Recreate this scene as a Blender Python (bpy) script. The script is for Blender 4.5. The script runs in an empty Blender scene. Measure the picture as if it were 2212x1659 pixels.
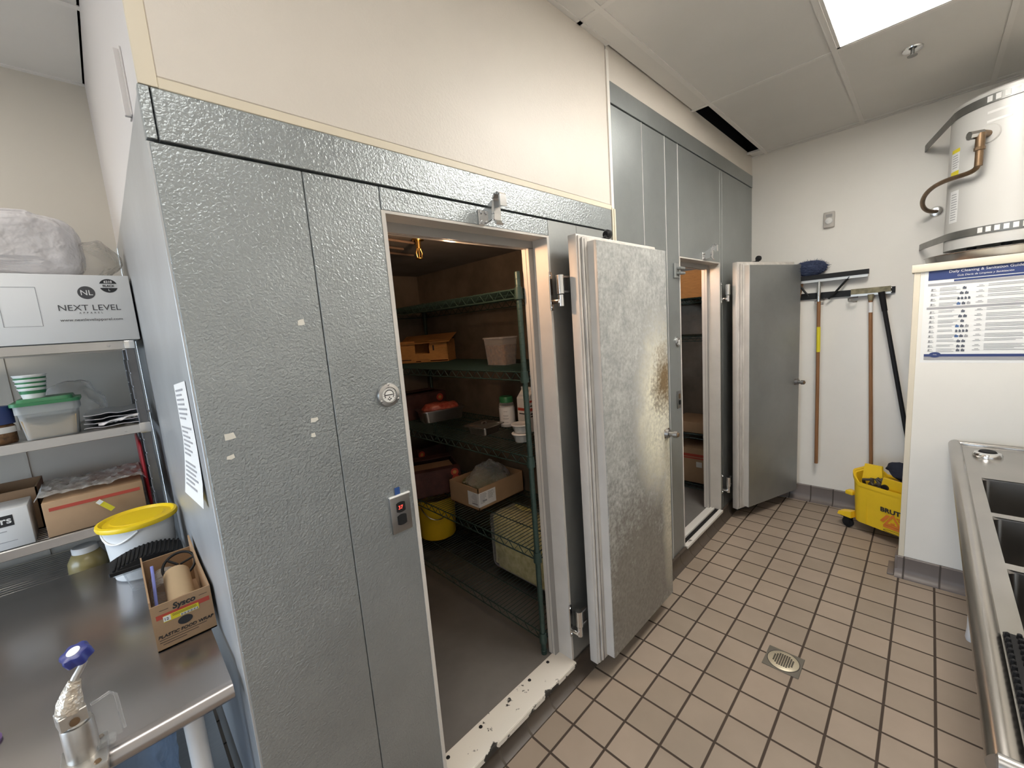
import bpy, bmesh, math, random
from mathutils import Vector, Matrix, noise
random.seed(7)
SC = bpy.context.scene
COL = SC.collection
PI = math.pi
V = Vector

# ------------------------------------------------------------------ materials
def nodes_of(name):
    m = bpy.data.materials.new(name); m.use_nodes = True
    nt = m.node_tree
    return m, nt, nt.nodes['Principled BSDF'], nt.nodes['Material Output']

def N(nt, typ, **kw):
    n = nt.nodes.new(typ)
    for k, v in kw.items():
        if k == 'op': n.operation = v
        elif k == 'inp':
            for kk, vv in v.items(): n.inputs[kk].default_value = vv
        else: setattr(n, k, v)
    return n

def L(nt, a, b): nt.links.new(a, b)

def c4(c): return (c[0], c[1], c[2], 1.0)

def mat(name, col, rough=0.5, metal=0.0, var=0.0, vscale=6.0, col2=None, bump=0.0, bscale=60.0,
        spec=0.5, stretch=None, emis=None, estr=0.0, detail=4.0, trans=0.0):
    m, nt, b, out = nodes_of(name)
    b.inputs['Base Color'].default_value = c4(col)
    b.inputs['Roughness'].default_value = rough
    b.inputs['Metallic'].default_value = metal
    b.inputs['Specular IOR Level'].default_value = spec
    if trans: b.inputs['Transmission Weight'].default_value = trans
    if emis:
        b.inputs['Emission Color'].default_value = c4(emis); b.inputs['Emission Strength'].default_value = estr
    if var or col2 or bump:
        tc = N(nt, 'ShaderNodeTexCoord')
        src = tc.outputs['Object']
        if stretch:
            mp = N(nt, 'ShaderNodeMapping'); mp.inputs['Scale'].default_value = stretch
            L(nt, src, mp.inputs['Vector']); src = mp.outputs['Vector']
    if var or col2:
        nz = N(nt, 'ShaderNodeTexNoise', inp={'Scale': vscale, 'Detail': detail, 'Roughness': 0.6})
        L(nt, src, nz.inputs['Vector'])
        ramp = N(nt, 'ShaderNodeValToRGB')
        c2 = col2 if col2 else tuple(max(0, x*(1-var)) for x in col)
        c1 = col if col2 else tuple(min(1, x*(1+var)) for x in col)
        ramp.color_ramp.elements[0].position = 0.3; ramp.color_ramp.elements[0].color = c4(c2)
        ramp.color_ramp.elements[1].position = 0.7; ramp.color_ramp.elements[1].color = c4(c1)
        L(nt, nz.outputs['Fac'], ramp.inputs['Fac']); L(nt, ramp.outputs['Color'], b.inputs['Base Color'])
    if bump:
        nb = N(nt, 'ShaderNodeTexNoise', inp={'Scale': bscale, 'Detail': 2.0})
        L(nt, src, nb.inputs['Vector'])
        bp = N(nt, 'ShaderNodeBump', inp={'Strength': bump, 'Distance': 0.01})
        L(nt, nb.outputs['Fac'], bp.inputs['Height']); L(nt, bp.outputs['Normal'], b.inputs['Normal'])
    return m

def clear_mat(name, col, fac=0.35, rough=0.15, bump=0.0, bscale=20):
    m, nt, b, out = nodes_of(name)
    b.inputs['Base Color'].default_value = c4(col); b.inputs['Roughness'].default_value = rough
    tr = N(nt, 'ShaderNodeBsdfTransparent'); tr.inputs['Color'].default_value = c4(tuple(0.5+0.5*x for x in col))
    mx = N(nt, 'ShaderNodeMixShader')
    lw = N(nt, 'ShaderNodeLayerWeight', inp={'Blend': 0.3})
    ma = N(nt, 'ShaderNodeMath', op='MULTIPLY_ADD'); ma.inputs[1].default_value = 0.5; ma.inputs[2].default_value = fac
    ma.use_clamp = True
    L(nt, lw.outputs['Facing'], ma.inputs[0]); L(nt, ma.outputs[0], mx.inputs['Fac'])
    L(nt, tr.outputs[0], mx.inputs[1]); L(nt, b.outputs[0], mx.inputs[2]); L(nt, mx.outputs[0], out.inputs['Surface'])
    if bump:
        tc = N(nt, 'ShaderNodeTexCoord')
        nb = N(nt, 'ShaderNodeTexNoise', inp={'Scale': bscale, 'Detail': 3.0}); L(nt, tc.outputs['Object'], nb.inputs['Vector'])
        bp = N(nt, 'ShaderNodeBump', inp={'Strength': bump, 'Distance': 0.02})
        L(nt, nb.outputs['Fac'], bp.inputs['Height']); L(nt, bp.outputs['Normal'], b.inputs['Normal'])
    return m

def stucco_mat(name, col, rough=0.36, metal=0.75, strength=0.35, scale=150, dirt=0.12):
    """embossed galvanised sheet: fine pebbled bump, faint mottling"""
    m, nt, b, out = nodes_of(name)
    tc = N(nt, 'ShaderNodeTexCoord')
    nz = N(nt, 'ShaderNodeTexNoise', inp={'Scale': 3.0, 'Detail': 6.0, 'Roughness': 0.65})
    L(nt, tc.outputs['Object'], nz.inputs['Vector'])
    ramp = N(nt, 'ShaderNodeValToRGB')
    ramp.color_ramp.elements[0].position = 0.3; ramp.color_ramp.elements[0].color = c4(tuple(x*(1-dirt) for x in col))
    ramp.color_ramp.elements[1].position = 0.7; ramp.color_ramp.elements[1].color = c4(tuple(x*(1+dirt*0.6) for x in col))
    L(nt, nz.outputs['Fac'], ramp.inputs['Fac']); L(nt, ramp.outputs['Color'], b.inputs['Base Color'])
    b.inputs['Metallic'].default_value = metal
    rr = N(nt, 'ShaderNodeMapRange'); rr.inputs[3].default_value = rough-0.05; rr.inputs[4].default_value = rough+0.08
    L(nt, nz.outputs['Fac'], rr.inputs[0]); L(nt, rr.outputs[0], b.inputs['Roughness'])
    n1 = N(nt, 'ShaderNodeTexNoise', inp={'Scale': scale, 'Detail': 1.0, 'Distortion': 0.6})
    L(nt, tc.outputs['Object'], n1.inputs['Vector'])
    bp = N(nt, 'ShaderNodeBump', inp={'Strength': strength, 'Distance': 0.004})
    L(nt, n1.outputs['Fac'], bp.inputs['Height']); L(nt, bp.outputs['Normal'], b.inputs['Normal'])
    return m

TS = 0.1524
def tile_mat(name, ox, oy, c_a, c_b, grout, gw=0.009, axis='XY', rough=0.45):
    m, nt, b, out = nodes_of(name)
    geo = N(nt, 'ShaderNodeTexCoord'); sep = N(nt, 'ShaderNodeSeparateXYZ'); L(nt, geo.outputs['Object'], sep.inputs[0])
    def cell(sock, off):
        a = N(nt, 'ShaderNodeMath', op='ADD'); a.inputs[1].default_value = off; L(nt, sock, a.inputs[0])
        d = N(nt, 'ShaderNodeMath', op='DIVIDE'); d.inputs[1].default_value = TS; L(nt, a.outputs[0], d.inputs[0])
        fl = N(nt, 'ShaderNodeMath', op='FLOOR'); L(nt, d.outputs[0], fl.inputs[0])
        fr = N(nt, 'ShaderNodeMath', op='FRACT'); L(nt, d.outputs[0], fr.inputs[0])
        s = N(nt, 'ShaderNodeMath', op='SUBTRACT'); s.inputs[1].default_value = 0.5; L(nt, fr.outputs[0], s.inputs[0])
        ab = N(nt, 'ShaderNodeMath', op='ABSOLUTE'); L(nt, s.outputs[0], ab.inputs[0])
        return fl.outputs[0], ab.outputs[0]
    cells = []; edges = []
    for i, ch in enumerate('XYZ'):
        if ch in axis:
            f, e = cell(sep.outputs[i], (ox, oy, 0)[i]); cells.append(f); edges.append(e)
    e = edges[0]
    if len(edges) > 1:
        mx = N(nt, 'ShaderNodeMath', op='MAXIMUM'); L(nt, edges[0], mx.inputs[0]); L(nt, edges[1], mx.inputs[1]); e = mx.outputs[0]
    mr = N(nt, 'ShaderNodeMapRange'); half = gw/TS/2
    mr.inputs[1].default_value = 0.5-half-0.012; mr.inputs[2].default_value = 0.5-half
    L(nt, e, mr.inputs[0])
    cb = N(nt, 'ShaderNodeCombineXYZ'); L(nt, cells[0], cb.inputs[0])
    if len(cells) > 1: L(nt, cells[1], cb.inputs[1])
    wn = N(nt, 'ShaderNodeTexWhiteNoise'); L(nt, cb.outputs[0], wn.inputs['Vector'])
    mixc = N(nt, 'ShaderNodeMixRGB'); mixc.inputs[1].default_value = c4(c_a); mixc.inputs[2].default_value = c4(c_b)
    L(nt, wn.outputs['Value'], mixc.inputs[0])
    nz = N(nt, 'ShaderNodeTexNoise', inp={'Scale': 2.2, 'Detail': 5.0, 'Roughness': 0.6}); L(nt, geo.outputs['Object'], nz.inputs['Vector'])
    mr2 = N(nt, 'ShaderNodeMapRange'); mr2.inputs[1].default_value = 0.3; mr2.inputs[2].default_value = 0.7
    mr2.inputs[3].default_value = 0.88; mr2.inputs[4].default_value = 1.08; L(nt, nz.outputs['Fac'], mr2.inputs[0])
    mul = N(nt, 'ShaderNodeMixRGB', blend_type='MULTIPLY'); mul.inputs[0].default_value = 1.0
    L(nt, mixc.outputs[0], mul.inputs[1]); L(nt, mr2.outputs[0], mul.inputs[2])
    mg = N(nt, 'ShaderNodeMixRGB'); mg.inputs[2].default_value = c4(grout)
    L(nt, mr.outputs[0], mg.inputs[0]); L(nt, mul.outputs[0], mg.inputs[1]); L(nt, mg.outputs[0], b.inputs['Base Color'])
    rr = N(nt, 'ShaderNodeMapRange'); rr.inputs[3].default_value = rough; rr.inputs[4].default_value = 0.9
    L(nt, mr.outputs[0], rr.inputs[0]); L(nt, rr.outputs[0], b.inputs['Roughness'])
    inv = N(nt, 'ShaderNodeMath', op='SUBTRACT'); inv.inputs[0].default_value = 1.0; L(nt, mr.outputs[0], inv.inputs[1])
    bp = N(nt, 'ShaderNodeBump', inp={'Strength': 0.5, 'Distance': 0.003}); L(nt, inv.outputs[0], bp.inputs['Height'])
    L(nt, bp.outputs['Normal'], b.inputs['Normal'])
    return m

def stain_mat(name, ox, oz, cx=0.47, cz=1.25, rx=0.53, rz=1.33):
    """weathered galvanised sheet with a pale bloom and a rust patch beside the latch (ox, oz move local to world)"""
    m, nt, b, out = nodes_of(name)
    tc = N(nt, 'ShaderNodeTexCoord'); sep = N(nt, 'ShaderNodeSeparateXYZ'); L(nt, tc.outputs['Object'], sep.inputs[0])
    n1 = N(nt, 'ShaderNodeTexNoise', inp={'Scale': 9.0, 'Detail': 8.0, 'Roughness': 0.7}); L(nt, tc.outputs['Object'], n1.inputs['Vector'])
    n2 = N(nt, 'ShaderNodeTexNoise', inp={'Scale': 55.0, 'Detail': 4.0, 'Roughness': 0.7}); L(nt, tc.outputs['Object'], n2.inputs['Vector'])
    def blob(px, pz, ax, az, r0, r1, amp):
        dx = N(nt, 'ShaderNodeMath', op='SUBTRACT'); dx.inputs[1].default_value = px-ox; L(nt, sep.outputs[0], dx.inputs[0])
        dz = N(nt, 'ShaderNodeMath', op='SUBTRACT'); dz.inputs[1].default_value = pz-oz; L(nt, sep.outputs[2], dz.inputs[0])
        sx = N(nt, 'ShaderNodeMath', op='DIVIDE'); sx.inputs[1].default_value = ax; L(nt, dx.outputs[0], sx.inputs[0])
        sz = N(nt, 'ShaderNodeMath', op='DIVIDE'); sz.inputs[1].default_value = az; L(nt, dz.outputs[0], sz.inputs[0])
        cb = N(nt, 'ShaderNodeCombineXYZ'); L(nt, sx.outputs[0], cb.inputs[0]); L(nt, sz.outputs[0], cb.inputs[2])
        ln = N(nt, 'ShaderNodeVectorMath', op='LENGTH'); L(nt, cb.outputs[0], ln.inputs[0])
        sb = N(nt, 'ShaderNodeMath', op='MULTIPLY_ADD'); sb.inputs[1].default_value = amp; L(nt, n1.outputs['Fac'], sb.inputs[0])
        L(nt, ln.outputs['Value'], sb.inputs[2])
        s2 = N(nt, 'ShaderNodeMath', op='MULTIPLY_ADD'); s2.inputs[1].default_value = amp*0.8; L(nt, n2.outputs['Fac'], s2.inputs[0]); L(nt, sb.outputs[0], s2.inputs[2])
        mr = N(nt, 'ShaderNodeMapRange'); mr.inputs[1].default_value = r0+amp*0.9; mr.inputs[2].default_value = r1+amp*0.9
        mr.inputs[3].default_value = 1.0; mr.inputs[4].default_value = 0.0; L(nt, s2.outputs[0], mr.inputs[0])
        return mr.outputs[0]
    ramp = N(nt, 'ShaderNodeValToRGB'); L(nt, n1.outputs['Fac'], ramp.inputs['Fac'])
    ramp.color_ramp.elements[0].position = 0.32; ramp.color_ramp.elements[0].color = (0.36, 0.37, 0.365, 1)
    ramp.color_ramp.elements[1].position = 0.68; ramp.color_ramp.elements[1].color = (0.56, 0.57, 0.55, 1)
    last = ramp.outputs['Color']
    # grease streaks and painted-in shading on the lower half
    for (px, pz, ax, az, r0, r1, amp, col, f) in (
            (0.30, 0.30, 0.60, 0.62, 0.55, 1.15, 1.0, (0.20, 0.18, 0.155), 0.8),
            (cx+.02, cz-.05, 0.24, 0.50, 0.45, 1.0, 1.0, (0.90, 0.87, 0.73), 1.0),
            (0.60, 0.62, 0.09, 0.55, 0.4, 1.0, 1.0, (0.74, 0.70, 0.56), 0.6),
            (rx+.03, rz+.01, 0.15, 0.24, 0.25, 0.9, 1.5, (0.19, 0.115, 0.04), 0.95)):
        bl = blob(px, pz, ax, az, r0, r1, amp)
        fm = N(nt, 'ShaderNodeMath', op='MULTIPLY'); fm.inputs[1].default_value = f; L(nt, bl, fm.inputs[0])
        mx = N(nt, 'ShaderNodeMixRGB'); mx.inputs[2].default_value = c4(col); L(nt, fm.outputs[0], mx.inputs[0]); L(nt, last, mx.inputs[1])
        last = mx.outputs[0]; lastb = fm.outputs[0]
    gr = N(nt, 'ShaderNodeMapRange'); gr.inputs[1].default_value = 0.35; gr.inputs[2].default_value = 0.65; gr.inputs[3].default_value = 0.78; gr.inputs[4].default_value = 1.15
    L(nt, n2.outputs['Fac'], gr.inputs[0])
    mu = N(nt, 'ShaderNodeMixRGB', blend_type='MULTIPLY'); mu.inputs[0].default_value = 1.0; L(nt, last, mu.inputs[1]); L(nt, gr.outputs[0], mu.inputs[2]); last = mu.outputs[0]
    L(nt, last, b.inputs['Base Color'])
    b.inputs['Metallic'].default_value = 0.35; b.inputs['Roughness'].default_value = 0.42
    bp = N(nt, 'ShaderNodeBump', inp={'Strength': 0.25, 'Distance': 0.004}); L(nt, n2.outputs['Fac'], bp.inputs['Height'])
    L(nt, bp.outputs['Normal'], b.inputs['Normal'])
    return m

def chip_mat(name, col, chip, thr=0.62, scale=14, rough=0.55, edge=None):
    """painted surface with chipped-off patches"""
    m, nt, b, out = nodes_of(name)
    tc = N(nt, 'ShaderNodeTexCoord')
    nz = N(nt, 'ShaderNodeTexNoise', inp={'Scale': scale, 'Detail': 6.0, 'Roughness': 0.62}); L(nt, tc.outputs['Object'], nz.inputs['Vector'])
    fac = nz.outputs['Fac']
    if edge is not None:       # more wear towards the trodden front edge (local y = edge)
        sp = N(nt, 'ShaderNodeSeparateXYZ'); L(nt, tc.outputs['Object'], sp.inputs[0])
        mr = N(nt, 'ShaderNodeMapRange'); mr.inputs[1].default_value = edge+0.018; mr.inputs[2].default_value = edge-0.003
        mr.inputs[3].default_value = 0.0; mr.inputs[4].default_value = 0.12; L(nt, sp.outputs[1], mr.inputs[0])
        ad = N(nt, 'ShaderNodeMath', op='ADD'); L(nt, fac, ad.inputs[0]); L(nt, mr.outputs[0], ad.inputs[1]); fac = ad.outputs[0]
    r = N(nt, 'ShaderNodeValToRGB'); r.color_ramp.interpolation = 'LINEAR'
    r.color_ramp.elements[0].position = thr; r.color_ramp.elements[0].color = c4(col)
    r.color_ramp.elements[1].position = thr+0.03; r.color_ramp.elements[1].color = c4(chip)
    L(nt, fac, r.inputs['Fac']); L(nt, r.outputs['Color'], b.inputs['Base Color'])
    b.inputs['Roughness'].default_value = rough
    return m

M = {}
M['stucco'] = stucco_mat('stucco_steel', (0.350, 0.380, 0.392), scale=150, strength=0.5)
M['smooth_galv'] = stucco_mat('plain_galvanised', (0.38, 0.395, 0.39), rough=0.42, strength=0.06, scale=60)
M['stucco2'] = stucco_mat('stucco_steel_far', (0.34, 0.365, 0.365), strength=0.2)
M['side_galv'] = stucco_mat('side_galvanised', (0.50, 0.515, 0.53), rough=0.38, metal=0.55, strength=0.05, scale=60)
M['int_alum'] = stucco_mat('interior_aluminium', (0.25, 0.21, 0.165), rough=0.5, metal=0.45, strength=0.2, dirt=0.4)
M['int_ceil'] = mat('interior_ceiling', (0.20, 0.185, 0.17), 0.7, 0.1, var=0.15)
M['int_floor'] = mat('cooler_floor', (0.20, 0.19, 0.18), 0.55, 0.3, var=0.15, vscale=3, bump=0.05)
M['jamb'] = mat('painted_jamb', (0.60, 0.57, 0.53), 0.5, 0.1, var=0.05, vscale=8)
M['jamb_dark'] = mat('jamb_gasket', (0.30, 0.29, 0.28), 0.6)
M['gasket'] = mat('door_gasket', (0.55, 0.52, 0.48), 0.55, var=0.25, vscale=16, stretch=(1, 1, 0.3))
M['gasket_dirt'] = mat('gasket_groove', (0.10, 0.09, 0.085), 0.8)
M['sill'] = chip_mat('painted_sill', (0.72, 0.68, 0.61), (0.03, 0.028, 0.026), 0.64, 17, edge=-0.90)
M['chrome'] = mat('chrome', (0.75, 0.75, 0.75), 0.18, 1.0)
M['steel'] = mat('brushed_steel', (0.50, 0.49, 0.48), 0.30, 1.0, var=0.05, vscale=12, stretch=(1, 12, 1))
M['darksteel'] = mat('dull_steel', (0.15, 0.15, 0.155), 0.42, 0.85, var=0.1, vscale=15)
M['sinksteel'] = mat('sink_steel', (0.42, 0.40, 0.375), 0.26, 1.0, var=0.08, vscale=5)
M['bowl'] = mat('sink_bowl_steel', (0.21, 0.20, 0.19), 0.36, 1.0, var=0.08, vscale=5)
M['tabletop'] = mat('table_steel', (0.44, 0.415, 0.41), 0.26, 0.95, var=0.06, vscale=4, bump=0.02, bscale=8)
M['wallcream'] = mat('cream_wall', (0.69, 0.64, 0.575), 0.42, bump=0.10, bscale=150, var=0.02)
M['trimcream'] = mat('cream_trim', (0.72, 0.65, 0.52), 0.45)
M['wallwhite'] = mat('white_wall', (0.83, 0.80, 0.745), 0.42, var=0.025, vscale=2)
M['nookwall'] = mat('nook_wall', (0.66, 0.62, 0.55), 0.45, var=0.02, vscale=2)
M['bulkhead'] = mat('bulkhead_white', (0.68, 0.65, 0.64), 0.5)
M['ceiltile'] = mat('ceiling_tile', (0.74, 0.725, 0.695), 0.75, var=0.02, vscale=3)
M['tbar'] = mat('ceiling_grid', (0.78, 0.76, 0.73), 0.5)
M['void'] = mat('ceiling_void', (0.012, 0.014, 0.02), 0.9)
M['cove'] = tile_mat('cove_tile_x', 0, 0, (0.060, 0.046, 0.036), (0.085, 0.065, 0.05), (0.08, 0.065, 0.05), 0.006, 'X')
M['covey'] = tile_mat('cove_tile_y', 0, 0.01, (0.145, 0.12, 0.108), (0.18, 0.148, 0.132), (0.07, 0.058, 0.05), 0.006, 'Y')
M['floor'] = tile_mat('quarry_tile', 0, -0.01, (0.30, 0.24, 0.187), (0.362, 0.288, 0.228), (0.055, 0.038, 0.027), 0.0075, 'XY')
M['black'] = mat('black_plastic', (0.012, 0.012, 0.013), 0.5, spec=0.25)
M['rubber'] = mat('black_rubber', (0.014, 0.014, 0.015), 0.75, spec=0.2)
M['white'] = mat('white_plastic', (0.80, 0.79, 0.77), 0.4)
M['bluewhite'] = mat('white_plastic_cool', (0.78, 0.79, 0.80), 0.4)
M['paper'] = mat('paper', (0.85, 0.85, 0.84), 0.7)
M['ink'] = mat('ink', (0.02, 0.02, 0.022), 0.7)
M['greyink'] = mat('grey_ink', (0.36, 0.36, 0.38), 0.7)
M['navy'] = mat('navy_print', (0.025, 0.045, 0.16), 0.5)
M['red'] = mat('red_print', (0.48, 0.07, 0.045), 0.6)
M['redtray'] = mat('red_plastic', (0.40, 0.015, 0.025), 0.35)
M['yellow'] = mat('yellow_plastic', (0.86, 0.62, 0.012), 0.38)
M['yellowmop'] = mat('yellow_bucket', (0.84, 0.55, 0.02), 0.42, var=0.04, vscale=7)
M['green'] = mat('green_plastic', (0.035, 0.19, 0.075), 0.4)
M['greenwire'] = mat('green_epoxy', (0.030, 0.060, 0.052), 0.4, 0.2)
M['card'] = mat('cardboard', (0.42, 0.27, 0.155), 0.8, var=0.06, vscale=10)
M['carddark'] = mat('cardboard_inside', (0.30, 0.19, 0.11), 0.85, var=0.08, vscale=10)
M['cardlitorange'] = mat('lit_orange_cardboard', (0.55, 0.28, 0.09), 0.8, var=0.12, vscale=25, stretch=(1, 1, 5))  # warm lamp light painted into the cardboard; also orange print centres
M['carddk'] = mat('dark_printed_card', (0.06, 0.022, 0.020), 0.7, var=0.4, vscale=12)
M['wood'] = mat('wood_handle', (0.27, 0.125, 0.05), 0.5, var=0.15, vscale=14, stretch=(4, 4, 0.3))
M['rustpipe'] = mat('flex_pipe', (0.20, 0.13, 0.075), 0.42, 0.7, var=0.25, vscale=20)
M['enamel'] = mat('heater_enamel', (0.60, 0.59, 0.565), 0.3, spec=0.6)
M['strap'] = mat('galv_strap', (0.23, 0.23, 0.22), 0.38, 0.75, var=0.15, vscale=10)
M['pan'] = mat('drain_pan', (0.56, 0.55, 0.53), 0.25, 0.9, var=0.15, vscale=8)
M['brass'] = mat('brass', (0.80, 0.56, 0.20), 0.25, 1.0)
M['bluetape'] = mat('blue_tape', (0.015, 0.06, 0.22), 0.6)
M['bluebristle'] = mat('blue_bristle', (0.035, 0.05, 0.105), 0.8)
M['blueknob'] = mat('blue_knob', (0.02, 0.03, 0.19), 0.35)
M['cast'] = mat('cast_steel', (0.52, 0.50, 0.47), 0.33, 0.9, var=0.1, vscale=20)
M['clear'] = clear_mat('clear_plastic', (0.80, 0.81, 0.82), 0.10, 0.1)
M['milky'] = clear_mat('milky_plastic', (0.80, 0.82, 0.82), 0.30, 0.35)
M['film'] = clear_mat('thin_film', (0.85, 0.83, 0.80), 0.14, 0.12, 0.8, 22)
M['bagwhite'] = clear_mat('white_bag', (0.84, 0.82, 0.83), 0.62, 0.25, 1.0, 17)
M['meat'] = mat('red_meat', (0.42, 0.05, 0.035), 0.3, col2=(0.62, 0.20, 0.14), vscale=40)
M['paleyellow'] = mat('pale_yellow_chunks', (0.93, 0.86, 0.38), 0.5, col2=(0.60, 0.53, 0.16), vscale=34, bump=0.6, bscale=30)
M['greens'] = mat('leafy_greens', (0.09, 0.11, 0.04), 0.5, col2=(0.18, 0.15, 0.07), vscale=40)
M['brownfood'] = mat('brown_food', (0.22, 0.11, 0.04), 0.5, col2=(0.06, 0.03, 0.015), vscale=60, bump=0.6, bscale=60)
M['grain'] = mat('tan_grain', (0.56, 0.42, 0.26), 0.8)
M['darkliquid'] = mat('amber_jar', (0.30, 0.24, 0.10), 0.25)
M['foil'] = mat('foil', (0.62, 0.62, 0.65), 0.28, 1.0, bump=0.5, bscale=30)
M['pipewhite'] = mat('white_pipe', (0.70, 0.71, 0.73), 0.4)
M['orange'] = mat('orange_print', (0.72, 0.20, 0.03), 0.6)
M['conduit'] = mat('dark_conduit', (0.16, 0.11, 0.08), 0.6)
M['plate'] = mat('plate_steel', (0.27, 0.26, 0.255), 0.35, 0.9)
M['logo'] = mat('dark_grey_print', (0.07, 0.07, 0.075), 0.6)
M['sleeve'] = mat('crinkled_wrap', (0.62, 0.55, 0.46), 0.3, 0.5, bump=1.0, bscale=70)
M['chimegrey'] = mat('grey_plastic', (0.50, 0.47, 0.43), 0.5)
M['sill_far'] = chip_mat('painted_sill_far', (0.66, 0.64, 0.60), (0.05, 0.048, 0.045), 0.67, 20)
M['groundgrey'] = mat('unseen_ground_grey', (0.22, 0.21, 0.20), 0.9, var=0.1)
M['led'] = mat('red_led', (0.1, 0, 0), 0.4, emis=(1.0, 0.06, 0.04), estr=3.0)
M['lens'] = mat('light_diffuser', (0.9, 0.9, 0.88), 0.5, emis=(1.0, 0.955, 0.88), estr=22.0)
M['lens2'] = mat('light_diffuser_dim', (0.9, 0.9, 0.88), 0.5, emis=(1.0, 0.96, 0.90), estr=6.0)
M['lens3'] = mat('light_diffuser_added', (0.9, 0.9, 0.88), 0.5, emis=(1.0, 0.945, 0.87), estr=13.0)
M['bulb'] = mat('warm_bulb', (0.9, 0.8, 0.6), 0.4, emis=(1.0, 0.62, 0.34), estr=12.0)
M['tapewhite'] = mat('white_tape', (0.72, 0.70, 0.64), 0.6)
M['yellowlabel'] = mat('yellow_label', (0.78, 0.66, 0.03), 0.5)
M['purple'] = mat('purple_plastic', (0.22, 0.13, 0.34), 0.4)
M['cleanblade'] = mat('steel_channel', (0.52, 0.50, 0.46), 0.35, 0.8)
M['worn'] = mat('worn_bar', (0.30, 0.27, 0.17), 0.6, 0.2, col2=(0.13, 0.115, 0.07), vscale=25)
M['bluefilm'] = clear_mat('blue_film', (0.50, 0.62, 0.78), 0.30, 0.2, 0.7, 14)
M['curtain'] = mat('opening_frame', (0.5, 0.5, 0.5), 0.5)
M['glass'] = clear_mat('door_glass', (0.95, 0.97, 1.0), 0.03, 0.02)

# ------------------------------------------------------------------ mesh builder
class MB:
    def __init__(s): s.bm = bmesh.new()
    def quad(s, *pts):
        vs = [s.bm.verts.new(p) for p in pts]
        try: s.bm.faces.new(vs)
        except ValueError: pass
        return s
    def box(s, x0, x1, y0, y1, z0, z1, bev=0.0, seg=2):
        t = bmesh.new()
        bmesh.ops.create_cube(t, size=1.0)
        for v in t.verts:
            v.co = V(((x0+x1)/2+v.co.x*(x1-x0), (y0+y1)/2+v.co.y*(y1-y0), (z0+z1)/2+v.co.z*(z1-z0)))
        if bev: bmesh.ops.bevel(t, geom=list(t.edges), offset=bev, segments=seg, affect='EDGES', profile=0.5)
        return s._merge(t)
    def _merge(s, t, mtx=None):
        mp = {}
        for v in t.verts: mp[v] = s.bm.verts.new(mtx @ v.co if mtx else v.co)
        for f in t.faces:
            try: s.bm.faces.new([mp[v] for v in f.verts])
            except ValueError: pass
        t.free(); return s
    def add(s, other, mtx=None):
        return s._merge(other.bm, mtx)
    def loft(s, rings, closed=True, cap=True):
        R = [[s.bm.verts.new(p) for p in r] for r in rings]
        n = len(R[0])
        for a, b in zip(R[:-1], R[1:]):
            for i in range(n if closed else n-1):
                j = (i+1) % n
                try: s.bm.faces.new((a[i], a[j], b[j], b[i]))
                except ValueError: pass
        if cap and closed:
            for r in (R[0][::-1], R[-1]):
                try: s.bm.faces.new(r)
                except ValueError: pass
        return s
    def tube(s, pts, r, n=8, cap=True):
        pts = [V(p) for p in pts]
        rr = r if isinstance(r, (list, tuple)) else [r]*len(pts)
        rings = []; up = None
        for i, p in enumerate(pts):
            d = (pts[min(i+1, len(pts)-1)]-pts[max(i-1, 0)]).normalized()
            if up is None:
                up = d.cross(V((0, 0, 1)));
                if up.length < 1e-4: up = d.cross(V((0, 1, 0)))
                up.normalize()
            else:
                up = (up - d*up.dot(d))
                if up.length < 1e-6: up = d.orthogonal()
                up.normalize()
            w = d.cross(up)
            rings.append([p+(up*math.cos(2*PI*k/n)+w*math.sin(2*PI*k/n))*rr[i] for k in range(n)])
        return s.loft(rings, True, cap)
    def cyl(s, p0, p1, r0, r1=None, n=24, cap=True):
        return s.tube([p0, p1], [r0, r0 if r1 is None else r1], n, cap)
    def lathe(s, prof, c=(0, 0, 0), n=32, axis='Z', cap=True):
        """profile [(radius, height)] turned about an axis through c"""
        rings = []
        for r, h in prof:
            ring = []
            for k in range(n):
                a = 2*PI*k/n; x, y = max(r, 1e-5)*math.cos(a), max(r, 1e-5)*math.sin(a)
                p = {'Z': (x, y, h), 'X': (h, x, y), 'Y': (y, h, x)}[axis]
                ring.append(V(c)+V(p))
            rings.append(ring)
        return s.loft(rings, True, cap)
    def prism(s, poly, axis, a, b):
        """poly of 2-D points swept along an axis"""
        def p(u, w, t): return {'X': (t, u, w), 'Y': (u, t, w), 'Z': (u, w, t)}[axis]
        return s.loft([[p(u, w, a) for u, w in poly], [p(u, w, b) for u, w in poly]])
    def rrect(s, x0, x1, y0, y1, z0, z1, r0, r1=None, inset=0.0, n=5, cap=True):
        """rounded-corner tub: bottom inset, open or capped"""
        r1 = r0 if r1 is None else r1
        def ring(ax, bx, ay, by, z, r):
            out = []
            for cx, cy, a0 in ((bx-r, by-r, 0), (ax+r, by-r, PI/2), (ax+r, ay+r, PI), (bx-r, ay+r, 3*PI/2)):
                for k in range(n+1):
                    a = a0+PI/2*k/n; out.append((cx+r*math.cos(a), cy+r*math.sin(a), z))
            return out
        return s.loft([ring(x0+inset, x1-inset, y0+inset, y1-inset, z0, r0), ring(x0, x1, y0, y1, z1, r1)], True, cap)
    def shift(s, d):
        for v in s.bm.verts: v.co += V(d)
        return s
    def xf(s, mtx):
        for v in s.bm.verts: v.co = mtx @ v.co
        return s
    def jitter(s, amp, freq=8.0, seed=0.0):
        for v in s.bm.verts:
            v.co += noise.noise_vector(v.co*freq+V((seed, seed, seed)))*amp
        return s

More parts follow.
